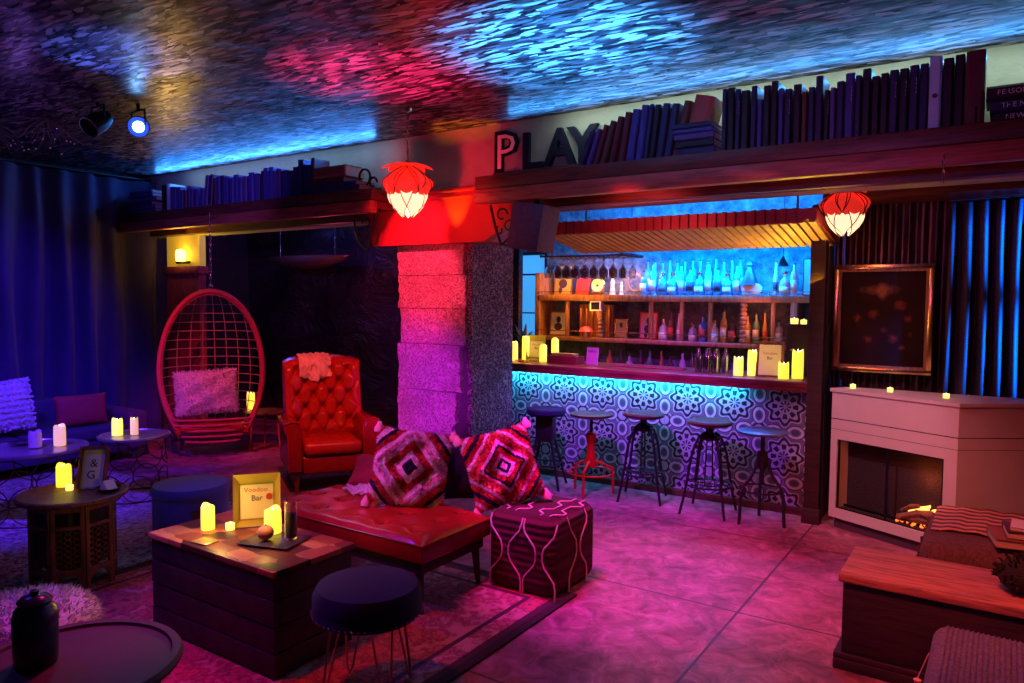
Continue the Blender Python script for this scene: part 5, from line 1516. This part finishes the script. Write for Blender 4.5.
t = thing('napkin_dish', 'small dish of folded napkins at the right of the octagonal table', 'dish', (-4.38, 2.26, TZ))
MB().lathe([(0, 0), (.05, 0), (.075, .02), (.070, .022), (.048, .006), (0, .006)], n=24).build('dish', MT['bronze_wire'], t)
MB().prism([(-.05, 0), (.05, 0), (.0, .055)], -.03, .03, 'y').build('napkin', MT['napkin'], t).location = (0, 0, .008)
# ================================================================ BLUE OTTOMAN
t = thing('storage_ottoman', 'round blue velvet storage ottoman with a finger hole', 'ottoman', (-4.55, 2.90, .017), .2)
MB().lathe([(0, 0), (.235, 0), (.24, .01), (.24, .36), (0, .36)], n=48).build('drum', MT['velvet_blue'], t)
MB().lathe([(0, .362), (.245, .362), (.25, .37), (.25, .40), (.235, .425), (.15, .44), (0, .445)], n=48).build('lid', MT['velvet_blue'], t)
MB().lathe([(0, 0), (.028, 0), (.028, .006), (0, .006)], n=20, M=Matrix.Rotation(.9, 4, 'Z') @ Matrix.Translation((0, -.239, .27)) @ Matrix.Rotation(pi/2, 4, 'X')).build('finger_hole', MT['ink'], t)
# ================================================================ FRONT LEFT DRUM TABLE + JAR + WHITE POUF
t = thing('drum_side_table', 'round dark drum side table at the front left with a raised rim', 'table', (-2.50, 1.16, F))
MB().lathe([(0, .455), (.31, .455), (.33, .46), (.335, .475), (.325, .49), (.30, .488), (.295, .478), (0, .476)], n=56).build('top', MT['drum_lacquer'], t)
MB().lathe([(0, 0), (.27, 0), (.275, .02), (.24, .15), (.235, .25), (.25, .38), (.30, .455), (0, .455)], n=48).build('drum', MT['trunk_dark'], t)
m = MB()
for k in range(28):
    a = TAU*k/28; m.tube([(.302*cos(a), .302*sin(a), .440), (.308*cos(a), .308*sin(a), .452)], .010, 6)
m.build('metal_beads', MT['steel'], t)
t = thing('jar', 'dark glazed lidded jar on the front left drum table', 'jar', (-2.61, 1.10, F+.477))
MB().lathe([(0, 0), (.055, 0), (.064, .012), (.066, .05), (.066, .16), (.060, .185), (.045, .20), (0, .20)], n=36).build('body', MT['jar'], t)
MB().lathe([(0, .202), (.048, .202), (.052, .212), (.04, .226), (.012, .232), (.014, .245), (0, .25)], n=28).build('lid', MT['ceramic_dark'], t)
t = thing('fluffy_pouf', 'low round white fluffy pouf behind the front left drum table', 'pouf', (-3.56, 1.46, F))
def fp_(u, v):
    a = TAU*u; ph = pi*v; r = .29*sin(ph)**.55; z = .16-.16*cos(ph) if False else .165+.165*math.copysign(abs(cos(ph))**.6, -cos(ph))
    k = 1+.02*sin(a*13+v*21)+.015*sin(a*29-v*33)
    return Vector((r*k*cos(a), r*k*sin(a), max(0, z+.004*sin(a*17+v*11))))
MB().grid(fp_, 60, 30, cu=True).build('body', MT['white_pouf'], t, smooth=80)
fur(t.children[0], 4000, .03, .004, 'white_pouf', 2)
MB().sph((0, 0, .327), (.02, .02, .008), 10).build('button', MT['tassel_pink'], t)
# ================================================================ RIGHT FOREGROUND
t = thing('storage_chest', 'long low dark wooden storage chest with a reddish plank lid', 'chest', (.30, 3.87, 0))
MB().box(-.87, .9, -.225, .225, .05, .405, .006).build('body', MT['trunk_dark'], t)
MB().box(-.89, .92, -.24, .24, .407, .45, .010).build('lid', MT['trunk_top'], t)
MB().box(-.90, .92, -.25, .25, 0, .05, .006).box(-.90, .92, -.245, .245, .05, .075, .004).build('plinth', MT['trunk_dark'], t)
t = thing('pompom_cushion', 'black fuzzy pompom cushion on the wooden chest at the right edge', 'cushion', (.12, 3.84, .452))
rp = random.Random(4); m = MB().sph((0, 0, .075), (.10, .10, .075), 20)
for k in range(160):
    a, b = rp.uniform(0, TAU), rp.uniform(-.4, pi/2); d = Vector((cos(a)*cos(b), sin(a)*cos(b), sin(b)))
    p = Vector((0, 0, .075))+Vector((d.x*.10, d.y*.10, d.z*.075)); m.tube([p, p+d*.022], [.007, .002], 4)
m.build('fluff', MT['pom_dark'], t)
t = thing('ribbed_stool', 'dark mauve ribbed upholstered stool in the bottom right corner', 'ottoman', (.27, 2.92, 0))
MB().box(-.45, .6, -.38, .38, .09, .455, .06, 5).build('upholstery', MT['boucle'], t)
m = MB()
for k in range(60): m.tube([(-.40+.0165*k, -.33, .457), (-.40+.0165*k, .33, .457)], .0045, 4)
m.build('ribs', MT['boucle'], t)
for (a, b) in ((-.38, -.3), (.5, -.3), (-.38, .3), (.5, .3)): MB().cyl((a, b, 0), (a, b, .10), .02, .025).build('foot', MT['ink'], t)
t = thing('tassel', 'small pink tassel hanging at the left corner of the ribbed stool', 'tassel', (-.215, 3.10, .20))
MB().lathe([(0, 0), (.022, .0), (.018, .05), (.010, .07), (.014, .085), (0, .095)], n=12).cyl((0, 0, .09), (.035, -.01, .20), .003).build('yarn', MT['tassel_pink'], t)
# fringed ottoman by the fireplace
t = thing('fringed_ottoman', 'shaggy brown fringed ottoman in front of the mantel corner', 'ottoman', (.12, 5.02, 0))
MB().box(-.46, .55, -.46, .42, .02, .40, .09, 5).build('body', MT['fringe'], t)
m = MB(); rg = random.Random(12)
for k in range(150):
    side = rg.random()
    if side < .5: x, y = rg.uniform(-.44, .52), -.465
    elif side < .8: x, y = -.468, rg.uniform(-.42, .40)
    else: x, y = rg.uniform(-.44, .52), -.47
    z0 = rg.uniform(.20, .34); m.tube([(x, y, z0), (x+rg.uniform(-.01, .01), y-.008 if y < -.45 else y, z0-.10), (x+rg.uniform(-.02, .02), y, max(.012, z0-.2))], [.006, .005, .002], 4)
m.build('fringe', MT['fringe'], t)
def blk_(u, v):
    x = -.42+.80*u; q = v*.95
    y = .40-q*.62; z = .405
    z -= .02*abs(2*u-1)**6
    if q > .97: z -= (q-.97)*.6
    return Vector((x, y+.01*sin(x*20), z+.008+.004*sin(u*40+v*3)))
m = MB().grid(blk_, 60, 40); o = m.build('striped_blanket', MT['blanket'], loc=(.12, 5.02, 0)); md = o.modifiers.new('s', 'SOLIDIFY'); md.thickness = .008; md.offset = 1
tag(o, 'pink and black zigzag-striped blanket spread on the fringed ottoman', 'blanket')
z = .424
for k, (w, d, h, c, dx, rz, pg, lab) in enumerate(((.36, .26, .045, 'rust', 0, .18, 'page', 'bottom book of the pile on the striped blanket, thick with tan pages'), (.30, .22, .04, 'maroon', .03, .1, 'page', 'middle maroon book of the pile on the striped blanket'), (.26, .19, .018, 'violet', .04, -.05, 'page_pale', 'thin pale top book of the pile on the striped blanket'))):
    t = thing('book', lab, 'book', (.17+dx, 4.74, z), rz)
    MB().box(-w/2, w/2, -d/2, d/2, 0, .004).box(-w/2, w/2, -d/2, d/2, h-.004, h).box(-w/2, w/2, d/2-.004, d/2, 0, h).build('cover', MT['book_'+c] if k < 2 else MT['page_pale'], t, smooth=False)
    MB().box(-w/2+.006, w/2-.006, -d/2+.006, d/2-.004, .004, h-.004).build('pages', MT[pg], t, smooth=False)
    z += h+.001
t = thing('woven_ball', 'red woven ball ornament behind the books at the right edge', 'ornament', (.24, 5.20, .424))
MB().sph((0, 0, .09), .09, 24).build('ball', MT['pillow_red'], t)
m = MB()
for k in range(6):
    a = pi*k/6; m.tube([(.093*cos(q)*cos(a), .093*cos(q)*sin(a), .09+.093*sin(q)) for q in [TAU*i/24 for i in range(24)]], .004, 4, closed=True)
m.build('weave', MT['cane'], t)
# ================================================================ LIGHTS
def spot(name, loc, tgt, energy, col, size=60, blend=.8, r=.08):
    l = bpy.data.lights.new(name, 'SPOT'); l.energy = energy; l.color = col; l.spot_size = radians(size); l.spot_blend = blend; l.shadow_soft_size = r
    o = bpy.data.objects.new(name, l); COL.objects.link(o); o.location = loc
    o.rotation_euler = (Vector(tgt)-Vector(loc)).to_track_quat('-Z', 'Y').to_euler(); return o
def area(name, loc, tgt, energy, col, sx, sy):
    l = bpy.data.lights.new(name, 'AREA'); l.shape = 'RECTANGLE'; l.size = sx; l.size_y = sy; l.energy = energy; l.color = col
    o = bpy.data.objects.new(name, l); COL.objects.link(o); o.location = loc
    o.rotation_euler = (Vector(tgt)-Vector(loc)).to_track_quat('-Z', 'Y').to_euler(); return o
def point(name, loc, energy, col, r=.05):
    l = bpy.data.lights.new(name, 'POINT'); l.energy = energy; l.color = col; l.shadow_soft_size = r
    o = bpy.data.objects.new(name, l); COL.objects.link(o); o.location = loc; return o
MAG, PUR, RED, BLU, CYA, AMB = (1, .0, .36), (.45, .08, 1), (1, .02, .04), (.05, .03, 1), (.02, .32, 1), (1, .45, .08)
# floor washes
spot('magenta_wash', (-2.2, 3.2, 3.0), (-1.9, 4.4, 0), 430, MAG, 52)
spot('violet_wash', (-2.6, 3.6, 3.0), (-1.95, 3.9, 0), 330, (.50, .07, 1), 36)
spot('red_wash', (-.6, 2.6, 3.0), (-.4, 4.3, 0), 330, (1, .11, .06), 70)
spot('red_wash', (-2.9, 1.6, 3.0), (-2.9, 3.0, 0), 130, (1, .02, .04), 60)
spot('pink_mantel_wash', (-1.6, 3.9, 3.0), (-.75, 5.8, .7), 260, (1, .30, .46), 32)
spot('red_spot_armchair', (-3.6, 2.9, 3.0), (-5.2, 4.7, .7), 360, (1, .06, .04), 34, .8, .02)
spot('pink_spot_hanging_chair', (-5.2, 2.9, 3.0), (-7.0, 4.6, .9), 330, (1, .05, .16), 34)
spot('pink_pillow_wash', (-3.6, 1.6, 2.6), (-2.9, 3.4, .5), 170, (.8, .08, .8), 26)
spot('blue_left_wash', (-5.0, 1.4, 3.0), (-7.0, 2.7, .3), 560, (.10, .015, 1), 62)
spot('blue_par', (-5.4, 3.0, 2.9), (-8.7, 3.2, 1.0), 330, (.05, .01, 1), 56)
spot('blue_center_wash', (-4.6, 1.0, 3.0), (-3.0, 2.5, .3), 170, (.10, .03, 1), 60)
# pillar
spot('red_pillar_spot', (-4.1, 3.6, 2.95), (-4.35, 5.15, 2.0), 520, (1, .02, .07), 40)
spot('violet_pillar_spot', (-3.7, 3.4, .9), (-4.4, 5.15, .9), 190, (.70, .01, .85), 46)
spot('amber_capital', (-3.92, 4.86, 2.14), (-3.90, 5.02, 2.8), 60, (1, .26, .0), 46, r=.02)
spot('red_capital', (-3.3, 3.1, 2.2), (-4.0, 5.0, 2.66), 210, (1, .01, .03), 46, 1)
# unseen spots below, added to make the ceiling's coloured patches
spot('blue_ceiling_fill', (-2.0, 3.3, 1.5), (-2.15, 3.75, CEIL), 3000, (.04, .36, 1), 56, 1)
spot('violet_ceiling_fill', (-3.6, 3.4, 1.6), (-3.5, 3.6, CEIL), 480, (1, .02, .16), 54)
spot('blue_ceiling_fill', (-5.0, 2.7, 2.2), (-4.6, 2.5, CEIL), 150, (.06, .16, 1), 50)
# led strip behind books
area('shelf_led', (-1.0, 5.03, 3.10), (-1.0, 4.75, 3.17), 13, (.05, .34, 1), 4.8, .02)
area('shelf_led', (-6.7, 5.03, 3.10), (-6.7, 4.75, 3.17), 24, (.04, .26, 1), 3.6, .02)
area('header_wash', (-.75, 4.90, 3.13), (-.75, 5.10, 2.86), 9, (.82, 1, .86), 4.3, .02)
area('header_wash', (-6.3, 4.90, 3.13), (-6.3, 5.10, 2.86), 4, (.35, .55, 1), 3.2, .02)
spot('violet_book_wash', (-5.6, 2.4, 2.6), (-6.9, 4.8, 2.8), 90, (.30, .10, 1), 50)
spot('indigo_book_wash', (-1.0, 2.4, 2.4), (-1.4, 4.8, 2.85), 26, (.08, .16, 1), 90)
point('alcove_glint', (-7.0, 5.7, 2.5), 10, (.10, .12, 1), .02); point('alcove_glint', (-6.3, 5.8, 1.9), 5, (1, .08, .3), .02)  # unseen points added to put glints on the creased sheeting
# bar
area('bar_led', (-2.95, 6.08, 1.0), (-2.95, 6.14, .945), 22, (.02, .52, .95), 2.3, .012)
spot('tile_wash', (-2.6, 4.6, 2.3), (-2.7, 6.1, .4), 330, (.42, .03, 1), 70)
area('back_bar_led', (-2.30, 6.78, 2.10), (-2.30, 6.95, 1.7), 60, (.0, .20, 1), 1.3, .04)
area('back_bar_amber', (-3.55, 6.72, 2.04), (-3.6, 6.95, 1.5), 14, (1, .34, .04), 1.0, .04)
point('shelf_lamp', (-3.55, 6.70, 1.58), 2.2, (1, .36, .05)); point('shelf_lamp', (-1.85, 6.72, 1.60), 1.8, (1, .24, .06)); point('shelf_lamp', (-2.7, 6.68, 1.55), 1, (1, .10, .15))
area('awning_amber', (-1.35, 6.0, 1.85), (-1.5, 5.75, 2.2), 7, (1, .60, .03), .5, .1)
area('awning_amber', (-2.4, 6.2, 1.75), (-2.4, 5.8, 2.2), 1.6, (1, .30, .04), 1.6, .1)
area('awning_led', (-2.3, 6.3, 2.42), (-2.3, 6.9, 2.75), 130, (.0, .24, 1), 2.3, .04)
spot('valance_red', (-2.2, 4.5, 2.3), (-2.2, 5.3, 2.3), 20, (1, .08, .10), 90)
# right
for z_ in (1.45, 2.25): spot('blue_curtain', (1.35, 5.86, z_), (.60, 6.45, z_-.05), 1500, (.0, .15, 1), 58, .3, .02)
spot('frame_warm_fill', (-1.3, 4.9, 1.5), (-.77, 6.2, 1.6), 16, (1, .42, .12), 36)  # unseen amber spot added to bring out the gilt frame
spot('shelf_fascia_red', (-1.2, 3.0, 2.2), (-1.2, 4.7, 2.55), 24, (1, .05, .05), 110)
# yellow column panel
spot('sconce_light', (-7.85, 4.84, 2.08), (-7.3, 4.92, 2.62), 22, (1, .55, .04), 120, .5, .03)
point('sconce_glow', (-8.1, 4.98, 2.28), 1.2, (1, .55, .04), .03)
point('red_capital_fill', (-3.75, 4.45, 2.22), 3.2, (1, .01, .02), .05)
# bounce inside pendants
point('pendant_light', (-3.88, 4.34, 2.45), 2.0, (1, .45, .25), .06); point('pendant_light', (-.92, 5.45, 2.10), 3.0, (1, .25, .12), .05)
# unseen lights added to tint stool, pouf and twigs, then par lamp beam
spot('violet_stool', (.6, 1.2, 2.6), (.3, 2.9, .4), 26, (.35, .12, 1), 40)
spot('rim_pink', (-3.2, 2.4, 2.8), (-3.0, 1.35, .4), 120, (1, .02, .35), 36)
point('twig_fill', (-6.2, 2.6, 2.75), 1.2, (.35, .15, 1), .03)  # added violet point so the dark twigs show; no lamp hangs there
spot('par_beam', tuple(PAR+PARD*.08), (-3.0, 1.9, .2), 30, (.2, .3, 1), 60)

wd = bpy.data.worlds.new('world'); SC.world = wd; wd.use_nodes = True
wd.node_tree.nodes['Background'].inputs[0].default_value = (.25, .05, .6, 1); wd.node_tree.nodes['Background'].inputs[1].default_value = .008
# ================================================================ CAMERA
cam = bpy.data.cameras.new('camera'); cam.sensor_width = 36; cam.lens = 735/1024*36; cam.clip_start = .05
co = bpy.data.objects.new('camera', cam); COL.objects.link(co)
yaw, pit, rol = radians(33.7), radians(3.2), radians(.5)
co.matrix_world = Matrix.Translation((0, 0, 1.7)) @ Matrix.Rotation(yaw, 4, 'Z') @ Matrix.Rotation(pi/2-pit, 4, 'X') @ Matrix.Rotation(rol, 4, 'Z')
SC.camera = co
vs = SC.view_settings; vs.view_transform = 'Standard'; vs.look = 'None'; vs.gamma = 1; vs.exposure = 0; vs.use_curve_mapping = False
SC.cycles.max_bounces = 6; SC.cycles.caustics_reflective = False; SC.cycles.caustics_refractive = False; SC.cycles.sample_clamp_indirect = 4
